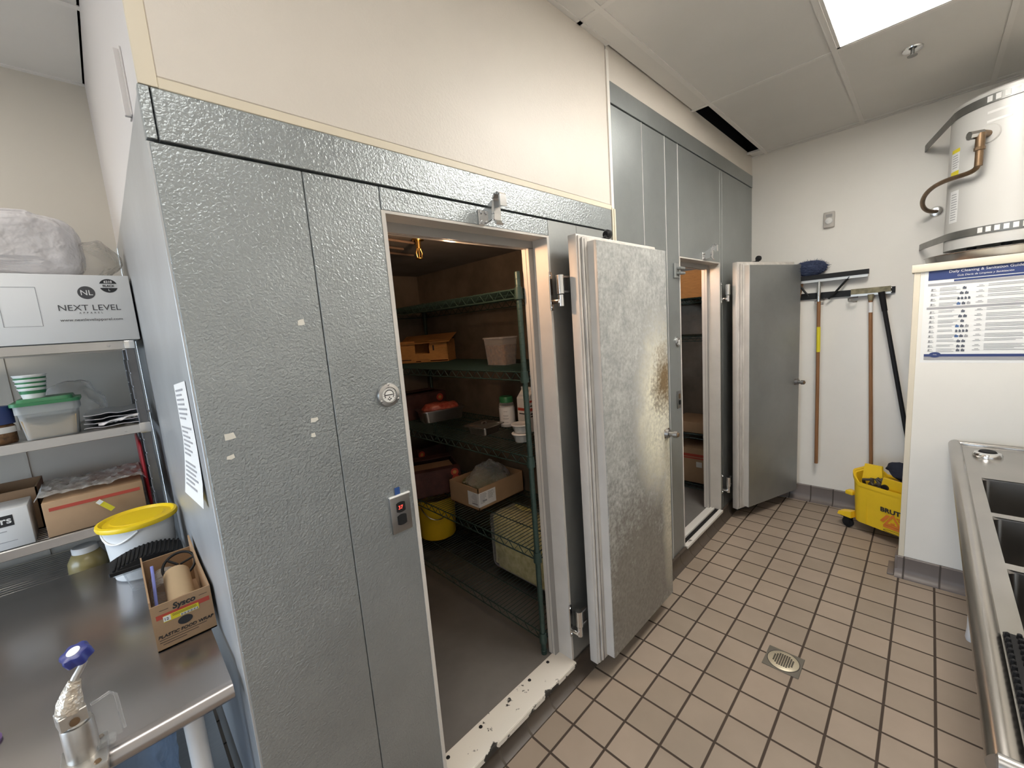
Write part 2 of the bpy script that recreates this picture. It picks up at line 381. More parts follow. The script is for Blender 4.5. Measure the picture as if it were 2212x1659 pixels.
ROOTM = {}
def thing(name, label, cat, loc=(0, 0, 0), rz=0.0, group=None):
    o = bpy.data.objects.new(name, None); COL.objects.link(o)
    o.empty_display_size = 0.1
    o.location = loc; o.rotation_euler = (0, 0, rz)
    o['label'] = label; o['category'] = cat
    if group: o['group'] = group
    ROOTM[o.name] = Matrix.Translation(V(loc)) @ Matrix.Rotation(rz, 4, 'Z')
    return o

def rootmat(o):
    while o.parent: o = o.parent
    return ROOTM.get(o.name, Matrix.Identity(4))

def obj(name, mb, material, parent=None, world=True, smooth=None, label=None, cat=None, group=None, kind=None, angle=35, sub=0, origin=None):
    """one mesh object; world=True: the builder holds world coordinates"""
    bm = mb.bm
    if parent is not None and world: mb.xf(rootmat(parent).inverted())
    if parent is None and origin is not None: mb.shift(-V(origin))
    bmesh.ops.remove_doubles(bm, verts=list(bm.verts), dist=1e-6)
    bmesh.ops.recalc_face_normals(bm, faces=list(bm.faces))
    me = bpy.data.meshes.new(name); bm.to_mesh(me); bm.free()
    me.materials.append(M[material] if isinstance(material, str) else material)
    o = bpy.data.objects.new(name, me); COL.objects.link(o)
    if origin is not None and parent is None: o.location = origin
    if parent: o.parent = parent
    if smooth is not False:
        me.polygons.foreach_set('use_smooth', [True]*len(me.polygons))
        try: me.set_sharp_from_angle(angle=math.radians(angle))
        except Exception: pass
    if sub:
        md = o.modifiers.new('sub', 'SUBSURF'); md.levels = sub; md.render_levels = sub
    if label: o['label'] = label
    if cat: o['category'] = cat
    if group: o['group'] = group
    if kind: o['kind'] = kind
    return o

def struct(name, mb, material, **k): return obj(name, mb, material, None, kind='structure', **k)

def text_mb(txt, size, origin, right, up, align='LEFT', depth=0.0006, xs=1.0, shear=0.0, bold=0.0):
    cu = bpy.data.curves.new('t', 'FONT'); cu.body = txt; cu.size = size; cu.align_x = align; cu.extrude = depth/2
    cu.shear = shear; cu.offset = bold; cu.resolution_u = 3
    ob = bpy.data.objects.new('t', cu); COL.objects.link(ob)
    dg = bpy.context.evaluated_depsgraph_get(); dg.update()
    me = bpy.data.meshes.new_from_object(ob.evaluated_get(dg))
    bpy.data.objects.remove(ob); bpy.data.curves.remove(cu)
    r = V(right).normalized(); u = V(up).normalized(); n = r.cross(u)
    mb = MB(); mp = []
    for v in me.vertices: mp.append(mb.bm.verts.new(V(origin)+r*v.co.x*xs+u*v.co.y+n*v.co.z))
    for p in me.polygons:
        try: mb.bm.faces.new([mp[i] for i in p.vertices])
        except ValueError: pass
    bpy.data.meshes.remove(me)
    return mb

def slab(origin, right, up, w, h, t, mb=None):
    """thin plate: lower-left corner at origin, thickness t toward right x up"""
    mb = mb or MB(); r = V(right).normalized(); u = V(up).normalized(); n = r.cross(u); o = V(origin)
    ring = lambda d: [o+n*d, o+r*w+n*d, o+r*w+u*h+n*d, o+u*h+n*d]
    return mb.loft([ring(0), ring(t)])

def disc(c, nrm, r, t, mb=None, n=24, sx=1.0):
    mb = mb or MB(); nn = V(nrm).normalized()
    return mb.cyl(V(c), V(c)+nn*t, r, r, n)

# ------------------------------------------------------------------ camera
cam = bpy.data.cameras.new('camera'); camo = bpy.data.objects.new('camera', cam); COL.objects.link(camo)
CAM_F = 888.1363
CAM_C = (-1.47160, -1.12121, 1.66958)
CAM_R = ((0.7059059, -0.7043751, -0.0745162), (-0.1487755, -0.0445920, -0.9878651), (0.6925047, 0.7084259, -0.1362715))
cam.sensor_fit = 'HORIZONTAL'; cam.sensor_width = 36.0; cam.lens = CAM_F*36.0/2212.0
cam.clip_start = 0.02; cam.clip_end = 60
camo.matrix_world = Matrix(((CAM_R[0][0], -CAM_R[1][0], -CAM_R[2][0], CAM_C[0]),
                            (CAM_R[0][1], -CAM_R[1][1], -CAM_R[2][1], CAM_C[1]),
                            (CAM_R[0][2], -CAM_R[1][2], -CAM_R[2][2], CAM_C[2]), (0, 0, 0, 1)))
SC.camera = camo

# ------------------------------------------------------------------ the setting
XL, XM, XB, ZC, YR, YN, XR = -1.343, 0.40, 2.668, 2.935, -1.95, 1.72, -4.2
struct('floor', MB().box(XR, XB+0.05, YR-0.05, YN+0.05, -0.05, 0.0), 'floor')

# ceiling: lay-in panels, one short of the wall above the second cooler
gx = [XR, -3.45, -2.24, -1.03, 0.18, 1.39, 2.60, XB+0.04]
gy = [YR-0.02, -1.94, -1.33, -0.72, -0.11, 0.0, 0.50, 1.11, YN+0.03]
LIGHTS = [(0.18, 1.39, -1.33, -0.72), (-2.24, -1.03, -1.33, -0.72), (-3.45, -2.24, 0.50, 1.11)]  # third panel is unseen, added to brighten the nook
cb = MB()
for i in range(len(gx)-1):
    for j in range(len(gy)-1):
        x0, x1, y0, y1 = gx[i], gx[i+1], gy[j], gy[j+1]
        if y0 >= -0.001 and x0 > -1.9 : 
            if x0 >= -1.05: continue
            x1 = min(x1, XL+0.02)
        elif y0 >= -0.001 and x1 > XL+0.02: x1 = XL+0.02
        if any(abs(x0-l[0]) < .02 and abs(y0-l[2]) < .02 for l in LIGHTS): continue
        if j == 4 and i == 5: continue                       # the missing strip
        if j == 4 and i == 6: x0 = 2.545
        cb.box(x0+0.009, x1-0.009, y0+0.009, y1-0.009, ZC+0.001, ZC+0.016, 0.002, 1)
# nook piece between the last line and the bulkhead
cb.box(-1.03-0.32, -1.03-0.31, 0.0, YN, ZC+0.001, ZC+0.016)
for j, (y0, y1) in enumerate(((0.0, 0.50), (0.50, 1.11), (1.11, YN+0.03))):
    pass
struct('ceiling', cb, 'ceiltile')
tb = MB()
for x in gx[1:-1]:
    y1 = YN if x < XL else 0.0
    if x > 2.5:
        tb.box(x-0.012, x+0.012, YR, -0.11, ZC-0.003, ZC+0.004)
    else: tb.box(x-0.012, x+0.012, YR, y1, ZC-0.003, ZC+0.004)
for y in gy[1:-1]:
    if abs(y) < 1e-6: continue
    tb.box(XR, (XL if y > 0 else XB), y-0.012, y+0.012, ZC-0.0035, ZC+0.0035)
tb.box(2.525, 2.545, -0.11, 0.0, ZC-0.003, ZC+0.012)
# wall angles
tb.box(XL, XM, -0.022, 0.0, ZC-0.003, ZC+0.003); tb.box(XB-0.022, XB, YR, 0, ZC-0.003, ZC+0.003)
tb.box(XR, XL, YN-0.022, YN, ZC-0.003, ZC+0.003)
struct('trim_1', tb, 'tbar')
struct('ceiling_void', MB().box(XR, XB+0.05, YR, YN+0.05, ZC+0.30, ZC+0.32).box(XL, XB+.05, 0.05, 0.07, ZC, ZC+.3)
       .box(XB+.03, XB+.05, YR, .05, ZC, ZC+.3).box(1.3, 1.32, -.3, .05, ZC+.02, ZC+.3).box(1.3, 2.7, -.32, -.3, ZC+.02, ZC+.3), 'void')

# walls
wf = MB().box(XL+0.003, XM-0.012, 0.002, 0.06, 2.199, ZC+0.02)
wf.box(-1.312, XM-0.02, -0.003, 0.003, 2.222, ZC-0.002, 0.002, 1)
struct('wall_front', wf, 'wallcream')
struct('trim_2', MB().box(XL-0.0005, -1.312, -0.0045, 0.003, 2.2, ZC-0.002, 0.001, 1).box(-1.312, XM-.012, -0.0045, 0.003, 2.199, 2.221, 0.0015, 1), 'trimcream')
struct('wall_upper', MB().box(XM, XB, 0.0, 0.06, 2.79, ZC+0.02), 'wallcream')
struct('trim_3', MB().box(XM-0.012, XM+0.010, -0.006, 0.01, 2.20, 2.915, 0.001, 1), 'wallwhite')
struct('wall_side', MB().box(XL, XL+0.06, 0.003, YN, 2.199, ZC+0.02), 'bulkhead')
struct('wall_left', MB().box(XR, XL, YN, YN+0.06, 0, ZC+0.02).box(-1.79, -1.78, YN-0.003, YN, 0, ZC).box(-3.0, -2.99, YN-0.003, YN, 0, ZC), 'nookwall')
struct('wall_back', MB().box(XB, XB+0.06, YR-.02, 0.06, 0, ZC+0.02).box(XB-0.0025, XB, -1.063, -1.058, .1, ZC-.01).box(XB-0.0025, XB, -0.001, 0.0, .1, ZC), 'wallwhite')
struct('wall_right', MB().box(XR, XB, YR-0.06, YR, 0, ZC+0.02), 'wallwhite')
# the rear wall, out of frame behind the camera, with the glass door the daylight comes through
DY0, DY1, DZ1 = -0.85, 1.62, 2.0
struct('wall_rear', MB().box(XR-0.06, XR, YR, DY0, 0, ZC+.02).box(XR-0.06, XR, DY1, YN, 0, ZC+.02).box(XR-0.06, XR, DY0, DY1, DZ1, ZC+.02), 'wallwhite')
dm = MB()
for y in (DY0, (DY0+DY1)/2-0.03, DY1-0.06): dm.box(XR-0.05, XR-0.01, y, y+0.06, 0, DZ1)
dm.box(XR-0.05, XR-0.01, DY0, DY1, 0, 0.1).box(XR-0.05, XR-0.01, DY0, DY1, DZ1-0.07, DZ1)
struct('door_1', dm, 'steel')
struct('unseen_ground', MB().box(-16, XR-0.06, -14, 14, -0.06, -0.01), 'groundgrey')  # unseen ground added to cut daylight coming up from below

# cove bases
def cove(mb, axis, a, b, flip=1, at=0.0, h=0.098):
    prof = [(0, 0), (0.048, 0), (0.047, 0.006), (0.03, 0.014), (0.018, 0.03), (0.013, 0.05), (0.013, h-0.006), (0.008, h), (0, h)]
    if axis == 'X': mb.prism([(at-flip*u, z) for u, z in prof], 'X', a, b)
    else: mb.prism([(at-flip*u, z) for u, z in prof], 'Y', a, b)
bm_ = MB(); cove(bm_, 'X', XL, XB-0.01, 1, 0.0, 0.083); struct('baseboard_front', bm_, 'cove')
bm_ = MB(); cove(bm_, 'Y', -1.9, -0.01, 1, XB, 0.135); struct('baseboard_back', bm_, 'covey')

# partition beside the sink
PX, PY, PZ = 1.77, -1.05, 1.80
struct('wall_partition', MB().box(PX, PX+0.12, YR, PY-0.002, 0, PZ), 'wallwhite')
struct('trim_4', MB().box(PX-0.004, PX+0.124, PY-0.026, PY, 0.11, PZ, 0.0015, 1).box(PX-0.012, PX+0.132, YR, PY+0.010, PZ, PZ+0.042, 0.003), 'trimcream')
bm_ = MB(); cove(bm_, 'Y', YR, PY+0.012, 1, PX, 0.125)
bm_.box(PX-0.015, PX+0.135, PY, PY+0.014, 0, 0.125, 0.004, 2).box(PX-.04, PX+.13, PY+.014, PY+0.045, 0, 0.012, 0.004, 2)
struct('baseboard_partition', bm_, 'covey')
struct('heater_platform', MB().box(PX+0.13, XB, YR, -1.09, PZ-0.06, PZ+0.02), 'wood')  # plywood platform carrying the water heater

# ------------------------------------------------------------------ ceiling lights
for k, (x0, x1, y0, y1) in enumerate(LIGHTS):
    t = thing('ceiling_light', ['recessed ceiling light panel in the ceiling before the tall grey cooler', 'recessed ceiling light panel above the camera',
               'unseen ceiling light panel added over the prep table nook'][k], 'light', ((x0+x1)/2, (y0+y1)/2, ZC+0.09), group='recessed ceiling lights')
    fr = MB()
    w = 0.014
    for a in ((x0+.012, x1-.012, y0+.012, y0+.012+w), (x0+.012, x1-.012, y1-.012-w, y1-.012), (x0+.012, x0+.012+w, y0+.012, y1-.012), (x1-.012-w, x1-.012, y0+.012, y1-.012)):
        fr.box(a[0], a[1], a[2], a[3], ZC-0.002, ZC+0.09)
    fr.box(x0+.012, x1-.012, y0+.012, y1-.012, ZC+0.085, ZC+0.09)
    obj('frame', fr, 'tbar', t)
    obj('diffuser', MB().box(x0+.026, x1-.026, y0+.026, y1-.026, ZC+0.002, ZC+0.007), ('lens', 'lens2', 'lens3')[k], t)

t = thing('ceiling_sprinkler', 'small round fire sprinkler in the ceiling beyond the light', 'sprinkler', (1.713, -0.998, ZC))
obj('escutcheon', MB().lathe([(0, ZC), (0.042, ZC), (0.040, ZC-0.006), (0.022, ZC-0.010), (0, ZC-0.010)], (1.713, -0.998, 0)), 'chrome', t)
obj('deflector', MB().lathe([(0.008, ZC-0.010), (0.008, ZC-0.030), (0.020, ZC-0.032), (0.020, ZC-0.035), (0, ZC-0.036)], (1.713, -0.998, 0)), 'strap', t)

# ------------------------------------------------------------------ walk-in coolers
OX0, OX1, OZ0, OZ1 = -0.835, -0.116, 0.088, 2.022
def jambs(root, x0, x1, z0, z1, gx_=0.0):
    w = 0.013; s = 0.028
    R = [(x1+w, -0.002), (x1, -0.002), (x1, 0.080), (x1-s, 0.080), (x1-s, 0.118), (x1+w, 0.118)]
    Lf = [(x0-w, -0.002), (x0, -0.002), (x0, 0.080), (x0+s, 0.080), (x0+s, 0.118), (x0-w, 0.118)]
    obj('door_jamb', MB().prism(R, 'Z', z0, z1+.008), 'jamb', root, angle=20)
    obj('door_jamb', MB().prism(Lf, 'Z', z0, z1+.008), 'jamb', root, angle=20)
    H = [(-0.002, z1+.008), (-0.002, z1), (0.080, z1), (0.080, z1-0.030), (0.118, z1-0.030), (0.118, z1+.008)]
    obj('door_header', MB().prism(H, 'X', x0, x1), 'jamb', root, angle=20)
    g = MB()
    for yy in (0.0775, 0.094):
        g.box(x1-s-0.001, x1-(0.0 if yy < .08 else s-0.001), yy, yy+0.0025, z0, z1-0.028)
        g.box(x0+(0.0 if yy < .08 else s-0.001), x0+s+0.001, yy, yy+0.0025, z0, z1-0.028)
        g.box(x0, x1, yy, yy+0.0025, z1-0.031, z1-(0.0 if yy < .08 else 0.029))
    obj('gasket_groove', g, 'jamb_dark', root)

def hinge(root, parent, px, py, z0, ang):
    """plate on the frame, barrel, strap to the leaf edge"""
    mb = MB().box(px-0.022, px-0.002, -0.006, 0.0, z0, z0+0.16, 0.002, 1)
    mb.box(px-0.020, px+0.010, -0.048, -0.004, z0+0.026, z0+0.044, 0.004)
    for zz in (0.015, 0.145): mb.lathe([(0, -0.009), (0.006, -0.009), (0.007, -0.006)], (px-0.012, 0, z0+zz), 10, 'Y')
    mb.cyl((px-0.001, -0.044, z0+0.016), (px-0.001, -0.044, z0+0.062), 0.012, 0.012, 16)
    h = obj('hinge', mb, 'chrome', root)
    mb = MB().cyl((px-0.001, -0.044, z0+0.066), (px-0.001, -0.044, z0+0.142), 0.0155, 0.0155, 20)
    obj('barrel', mb, 'chrome', h)
    mb = MB().box(px+0.006, px+0.048, -0.046, -0.041, z0+0.072, z0+0.136, 0.001, 1).box(px+0.006, px+0.050, -0.056, -0.041, z0+0.130, z0+0.138, 0.001, 1).box(px+0.006, px+0.050, -0.056, -0.041, z0+0.070, z0+0.078, 0.001, 1)
    obj('hinge_arm', mb, 'plate', h)
    return h

def door_leaf(root, pivot, ang, liner, zt=2.024, zb=0.085):
    mt = Matrix.Translation(V(pivot)) @ Matrix.Rotation(ang, 4, 'Z')
    W = 0.735
    d = MB().box(0.018, W-0.03, -0.052, -0.010, zb, zt, 0.004).box(0.075, 0.70, -0.106, -0.056, zb+0.025, zt-0.029, 0.002, 1)
    door = obj('door', d.xf(mt), 'jamb', root)
    g = MB().box(0.024, W-0.045, -0.059, -0.051, zb+0.008, zt-0.007, 0.003).box(0.040, W-0.055, -0.0665, -0.058, zb+0.014, zt-0.014, 0.003)
    obj('gasket', g.xf(mt), 'gasket', door)
    for x in (0.033, 0.0505): obj('gasket_groove', MB().box(x, x+0.0025, -0.0675 if x > .04 else -.0600, -0.055, zb+0.016, zt-0.02).xf(mt), 'gasket_dirt', door)
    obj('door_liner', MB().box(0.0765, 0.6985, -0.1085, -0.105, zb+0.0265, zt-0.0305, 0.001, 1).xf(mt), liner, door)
    h = MB().cyl((0.662, -0.108, 1.050), (0.662, -0.126, 1.050), 0.026, 0.022, 20)
    h.cyl((0.662, -0.12, 1.05), (0.662, -0.155, 1.05), 0.012, 0.012, 14).cyl((0.662, -0.150, 1.05), (0.662, -0.17, 1.05), 0.019, 0.017, 16)
    h.box(0.672, 0.697, -0.116, -0.107, 1.035, 1.065, 0.002, 1)
    obj('inside_release', h.xf(mt), 'plate', door, label='dark push-rod release with a red-brown tip')
    obj('release_plate', MB().box(0.640, 0.696, -0.1105, -0.107, 1.026, 1.074, 0.002, 1).lathe([(0, -0.178), (0.010, -0.176), (0.012, -0.168), (0, -0.166)], (0.662, 0, 1.05), 16, 'Y').xf(mt), 'redtray' if False else 'rustpipe', door)
    k = MB().box(0.24, 0.27, -0.05, -0.01, zt, zt+0.008, 0.002, 1).cyl((0.255, -0.03, zt), (0.29, -0.02, zt+0.022), 0.007, 0.007, 10)
    k.lathe([(0, -0.020), (0.013, -0.018), (0.021, -0.007), (0.021, 0.008), (0.013, 0.018), (0, 0.020)], (0.305, -0.020, zt+0.030), 18, 'X')
    obj('closer_roller', k.xf(mt), 'black', door)
    s = MB().box(0.03, 0.70, -0.045, -0.018, zb-0.012, zb+.002)
    obj('sweep', s.xf(mt), 'rubber', door)
    return door

def closer_hook(root, cx, z0):
    mb = MB().box(cx-0.055, cx-0.030, -0.005, 0.0, z0, z0+0.052, 0.002, 1)
    for zz in (0.010, 0.042): mb.lathe([(0, -0.011), (0.005, -0.011), (0.006, -0.005)], (cx-0.043, 0, z0+zz), 8, 'Y')
    mb.prism([(-0.004, z0+0.002), (-0.045, z0+0.012), (-0.052, z0+0.072), (-0.046, z0+0.072), (-0.004, z0+0.052)], 'X', cx-0.032, cx-0.027)
    # bent hook strap
    pts = [(-0.060, z0-0.004), (-0.050, z0+0.010), (-0.052, z0+0.030), (-0.052, z0+0.080), (-0.060, z0+0.092), (-0.075, z0+0.094), (-0.084, z0+0.086), (-0.085, z0+0.050)]
    for (ya, za), (yb, zb_) in zip(pts[:-1], pts[1:]):
        n = V((0, -(zb_-za), yb-ya)).normalized()*0.0028
        a, b_ = V((0, ya, za)), V((0, yb, zb_)); d = (b_-a).normalized()*0.0015; a = a-d; b_ = b_+d
        mb.loft([[V((x, 0, 0))+a+n, V((x, 0, 0))+b_+n, V((x, 0, 0))+b_-n, V((x, 0, 0))+a-n] for x in (cx-0.027, cx+0.004)])
    mb.box(cx+0.000, cx+0.004, -0.080, -0.052, z0+0.055, z0+0.088)
    return obj('closer_hook', mb, 'chrome', root)

def gauge(root, cx, cz, r=0.036):
    g = obj('thermometer', MB().lathe([(0, 0), (r, 0), (r, -0.006), (r*0.92, -0.011), (r*0.66, -0.013), (r*0.62, -0.009), (0, -0.009)], (cx, 0, cz), 40, 'Y'), 'steel', root)
    obj('dial', MB().lathe([(0, -0.0092), (r*0.60, -0.0092), (r*0.60, -0.0098), (0, -0.0098)], (cx, 0, cz), 32, 'Y'), 'white', g)
    ink = MB()
    for k in range(26):
        a = -0.6+k/25*(PI+1.2)
        if k < 25:
            b2 = -0.6+(k+1)/25*(PI+1.2); rr = (r*0.36, r*0.43)
            ink.quad(*[V((cx+q*math.cos(w), -0.0101, cz+q*math.sin(w))) for q, w in ((rr[0], a), (rr[1], a), (rr[1], b2), (rr[0], b2))])
        ra, rb = r*0.48, r*0.54; da = 0.03
        if k % 2 == 0: ink.quad(*[V((cx+q*math.cos(w), -0.0101, cz+q*math.sin(w))) for q, w in ((ra, a-da), (rb, a-da), (rb, a+da), (ra, a+da))])
    ink.box(cx-r*0.36, cx+r*0.33, -0.0108, -0.0101, cz-r*0.035, cz+r*0.035)
    for dx, dz in ((-0.12, -0.33), (0.12, -0.33), (0, -0.42), (0, -0.2)): ink.box(cx+r*dx-r*.05, cx+r*dx+r*.05, -0.0104, -0.0101, cz+r*dz-r*.05, cz+r*dz+r*.05)
    obj('dial_marks', ink, 'ink', g)
    for a in (PI/2, PI/2+2.1, PI/2-2.1): obj('screw', MB().lathe([(0, -0.0125), (0.004, -0.012), (0.0045, -0.008)], (cx+r*0.86*math.cos(a), 0, cz+r*0.86*math.sin(a)), 10, 'Y'), 'chrome', g)
    return g

# ---- cooler one (short)
c1 = thing('walk_in_cooler', 'low walk-in cooler of embossed grey metal panels, nearest, with a stained open door', 'walk-in cooler', (-0.47, 0.88, 0.0))
for a, b_ in ((XL, -1.0525), (-1.0525, -0.846), (-0.103, 0.093), (0.093, XM-0.006)):
    obj('front_panel', MB().box(a+0.0008, b_-0.0008, 0.0, 0.02, 0.083, 2.094, 0.0015, 1), 'stucco' if a < -.5 else 'smooth_galv', c1)
obj('front_panel', MB().box(-0.846+.001, -0.103-.001, 0.0, 0.02, 2.031, 2.094, 0.0015, 1), 'stucco', c1)
obj('wall_core', MB().box(XL+.002, -0.848, 0.0195, 0.117, 0.0, 2.19).box(-0.103, XM-.01, 0.0195, 0.117, 0.0, 2.19).box(-0.849, -0.102, 0.0195, 0.117, 2.031, 2.19).box(-0.849, -0.102, 0.0, 0.117, 0.0, 0.078)
    , 'jamb_dark', c1)
obj('top_trim', MB().box(-1.325, 0.384, -0.004, 0.02, 2.099, 2.199, 0.0015, 1), 'stucco', c1)
obj('corner_cap', MB().box(XL-.002, -1.3275, -0.004, 0.02, 2.099, 2.199, 0.001, 1), 'stucco', c1)
obj('corner_trim', MB().box(XL-0.0035, XL+.01, 0.001, 0.10, 0.0, 2.095, 0.001, 1), 'side_galv', c1)
obj('filler_block', MB().box(0.386, 0.399, -0.008, 0.02, 2.02, 2.21, 0.001, 1).box(0.399, 0.412, -0.012, 0.02, 2.0, 2.205, 0.002, 1), 'trimcream', c1)
obj('side_panel', MB().box(XL, XL+0.098, 0.021, 1.715, 0.0, 2.199), 'side_galv', c1)
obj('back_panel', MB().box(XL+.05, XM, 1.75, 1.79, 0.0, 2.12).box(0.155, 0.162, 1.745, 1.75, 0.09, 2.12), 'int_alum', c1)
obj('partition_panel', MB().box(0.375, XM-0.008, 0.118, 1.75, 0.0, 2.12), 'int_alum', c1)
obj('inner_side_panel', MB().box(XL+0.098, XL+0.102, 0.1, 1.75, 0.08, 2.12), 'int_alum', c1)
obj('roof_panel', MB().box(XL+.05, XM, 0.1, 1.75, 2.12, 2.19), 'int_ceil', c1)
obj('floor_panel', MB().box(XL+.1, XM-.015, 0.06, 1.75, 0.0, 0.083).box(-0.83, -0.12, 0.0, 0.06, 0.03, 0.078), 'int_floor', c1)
obj('threshold', MB().box(OX0-0.004, OX1+0.004, -0.020, 0.100, 0.080, 0.091, 0.002, 1).box(OX0-.004, OX1+.004, -.022, -.016, .066, .086), 'sill', c1)
for x, y in ((-0.33, 0.078), (-0.62, 0.078), (-0.20, 0.08), (-0.78, 0.08)):
    obj('screw', MB().lathe([(0, 0.0945), (0.006, 0.0935), (0.008, 0.091)], (x, y, 0), 12), 'black', c1)
jambs(c1, OX0, OX1, OZ0, OZ1)
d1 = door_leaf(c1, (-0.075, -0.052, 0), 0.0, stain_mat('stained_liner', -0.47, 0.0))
for z in (1.725, 0.215): hinge(c1, d1, -0.098, 0, z, 0)
closer_hook(c1, -0.425, 2.030)
gauge(c1, -0.893, 1.50)
# controller plate with red read-out, scrap of blue tape
pl = obj('control_plate', MB().box(-0.930, -0.862, -0.006, 0.0, 1.072, 1.187, 0.003), 'plate', c1)
obj('plate_lip', MB().box(-0.931, -0.861, -0.010, 0.0, 1.187, 1.192, 0.0015, 1), 'white', pl)
def oval(cx, cz, a, b_, y0, y1, n=28):
    ring = lambda y: [(cx+max(-a*.62, min(a*.62, a*math.cos(2*PI*k/n)))*1.3, y, cz+b_*math.sin(2*PI*k/n)) for k in range(n)]
    return MB().loft([ring(y0), ring(y1)])
obj('display_bezel', oval(-0.896, 1.152, 0.018, 0.0165, -0.008, -0.006), 'black', pl)
obj('button', oval(-0.896, 1.112, 0.018, 0.0165, -0.009, -0.006), 'rubber', pl)
obj('readout', text_mb('37', 0.016, (-0.9055, -0.0082, 1.1465), (1, 0, 0), (0, 0, 1)), 'led', pl)
obj('tape_scrap', slab((-0.908, -0.0015, 1.188), (1, 0, 0), (0, 0, 1), 0.017, 0.026, 0.001), 'bluetape', c1)
for x, z, w, h in ((-1.112, 1.716, .016, .014), (-1.303, 1.464, .022, .014), (-1.114, 1.465, .018, .010), (-1.118, 1.425, .010, .011), (-1.305, 1.418, .015, .010)):
    pts = [(x+random.uniform(-.002, .002), -0.0008, z+random.uniform(-.002, .002)), (x+w*.5, -.0008, z-random.uniform(0, .003)), (x+w, -0.0008, z+random.uniform(0, .003)), (x+w*random.uniform(.8, 1), -0.0008, z+h), (x+w*.4, -.0008, z+h*random.uniform(.8, 1.1)), (x, -0.0008, z+h*random.uniform(.7, 1))]
    obj('tape_remnant', MB().loft([pts, [(a, b_+0.0006, c) for a, b_, c in pts]]), 'tapewhite', c1, smooth=False)

# ---- cooler two (tall)
c2 = thing('walk_in_freezer', 'tall walk-in cooler of plain grey panels at the far corner, its clean door ajar', 'walk-in cooler', (1.54, 0.88, 0.0))
PX0, PX1 = 1.175, 1.868
for a, b_ in ((XM+0.010, 0.718), (0.718, 0.989), (0.989, 1.165)):
    obj('front_panel', MB().box(a+0.001, b_-0.001, 0.0, 0.02, 0.083, 2.689, 0.0015, 1), 'stucco2', c2)
obj('front_panel', MB().box(1.166, 1.880, 0.0, 0.02, 2.031, 2.689, 0.0015, 1), 'stucco2', c2)
obj('front_panel', MB().box(1.882, 1.931, 0.0, 0.02, 0.083, 2.689, 0.0015, 1), 'stucco2', c2)
obj('front_panel', MB().box(1.933, XB-.003, 0.0, 0.02, 0.083, 2.689, 0.0015, 1), 'stucco2', c2)
obj('top_trim', MB().box(XM+0.012, XB-.003, -0.004, 0.02, 2.694, 2.790, 0.0015, 1), 'stucco2', c2)
obj('panel_seams', MB().box(0.716, 0.7185, -0.003, 0.001, 0.083, 2.689).box(0.9875, 0.990, -0.003, 0.001, 0.083, 2.689).box(1.163, 1.1655, -0.003, 0.001, 2.03, 2.689), 'white', c2)
obj('wall_core', MB().box(XM+.012, 1.162, 0.0195, 0.117, 0, 2.78).box(1.881, XB-.004, 0.0195, 0.117, 0, 2.78).box(1.16, 1.882, 0.0195, 0.117, 2.031, 2.78).box(1.16, 1.882, 0.0, 0.117, 0, 0.070), 'jamb_dark', c2)
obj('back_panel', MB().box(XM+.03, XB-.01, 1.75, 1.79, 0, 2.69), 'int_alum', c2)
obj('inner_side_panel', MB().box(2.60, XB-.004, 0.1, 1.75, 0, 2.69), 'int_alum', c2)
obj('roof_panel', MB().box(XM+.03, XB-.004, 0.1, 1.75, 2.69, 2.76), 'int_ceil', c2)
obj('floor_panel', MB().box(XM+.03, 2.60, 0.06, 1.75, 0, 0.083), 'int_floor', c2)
th = obj('threshold', MB().box(PX0, PX1, -0.020, 0.012, 0.070, 0.090, 0.002, 1).box(PX0, PX1, 0.046, 0.10, 0.070, 0.092, 0.002, 1), 'sill_far', c2)
obj('threshold_channel', MB().box(PX0, PX1, 0.008, 0.050, 0.068, 0.078), 'black', th)
jambs(c2, PX0, PX1, OZ0, OZ1)
d2 = door_leaf(c2, (1.948, -0.045, 0), math.radians(-19.5), 'smooth_galv')
for z in (1.725, 0.215): hinge(c2, d2, 1.915, 0, z, 0)
closer_hook(c2, 1.59, 2.030)
gauge(c2, 1.118, 1.50, 0.030)
pl = obj('control_plate', MB().box(1.093, 1.145, -0.006, 0.0, 1.07, 1.185, 0.003), 'plate', c2)
obj('button', oval(1.119, 1.150, 0.012, 0.0165, -0.010, -0.006), 'rustpipe', pl)
obj('switch', MB().box(1.109, 1.129, -0.012, -0.006, 1.095, 1.125, 0.003), 'black', pl)
st = MB().box(1.075, 1.140, -0.012, 0, 1.895, 1.985, 0.002, 1).box(1.10, 1.165, -0.04, -0.010, 1.945, 1.960, 0.004).box(1.10, 1.165, -0.04, -0.010, 1.915, 1.930, 0.004)
obj('latch_strike', st, 'smooth_galv', c2)

# ------------------------------------------------------------------ prep table in the nook
TZ = 0.86
t = thing('prep_table', 'long stainless steel prep table with a rounded front edge, left of the low cooler', 'table', (-2.2, 0.6, 0))
ft = MB()
prof = [(0.060, TZ), (1.150, TZ), (1.165, TZ-0.006), (1.165, TZ-0.030), (1.155, TZ-0.034), (0.09, TZ-0.034), (0.085, TZ-0.046), (0.060, TZ-0.048)]
for k in range(9):
    a = -PI/2-PI*k/8; prof.append((0.060+0.0245*math.cos(a), TZ-0.0240+0.0240*math.sin(a)))
ft.prism(prof, 'X', -3.05, -1.366)
obj('table_top', ft, 'tabletop', t)
for x in (-1.447, -2.95):
    for y in (0.13, 1.08):
        obj('leg', MB().cyl((x, y, 0.012), (x, y, TZ-0.036), 0.0205, 0.0205, 20).lathe([(0, 0), (0.018, 0), (0.024, 0.012), (0.0205, 0.03)], (x, y, 0)), 'pipewhite', t)
obj('undershelf', MB().box(-3.0, -1.372, 0.10, 1.12, 0.24, 0.262, 0.004), 'steel', t)

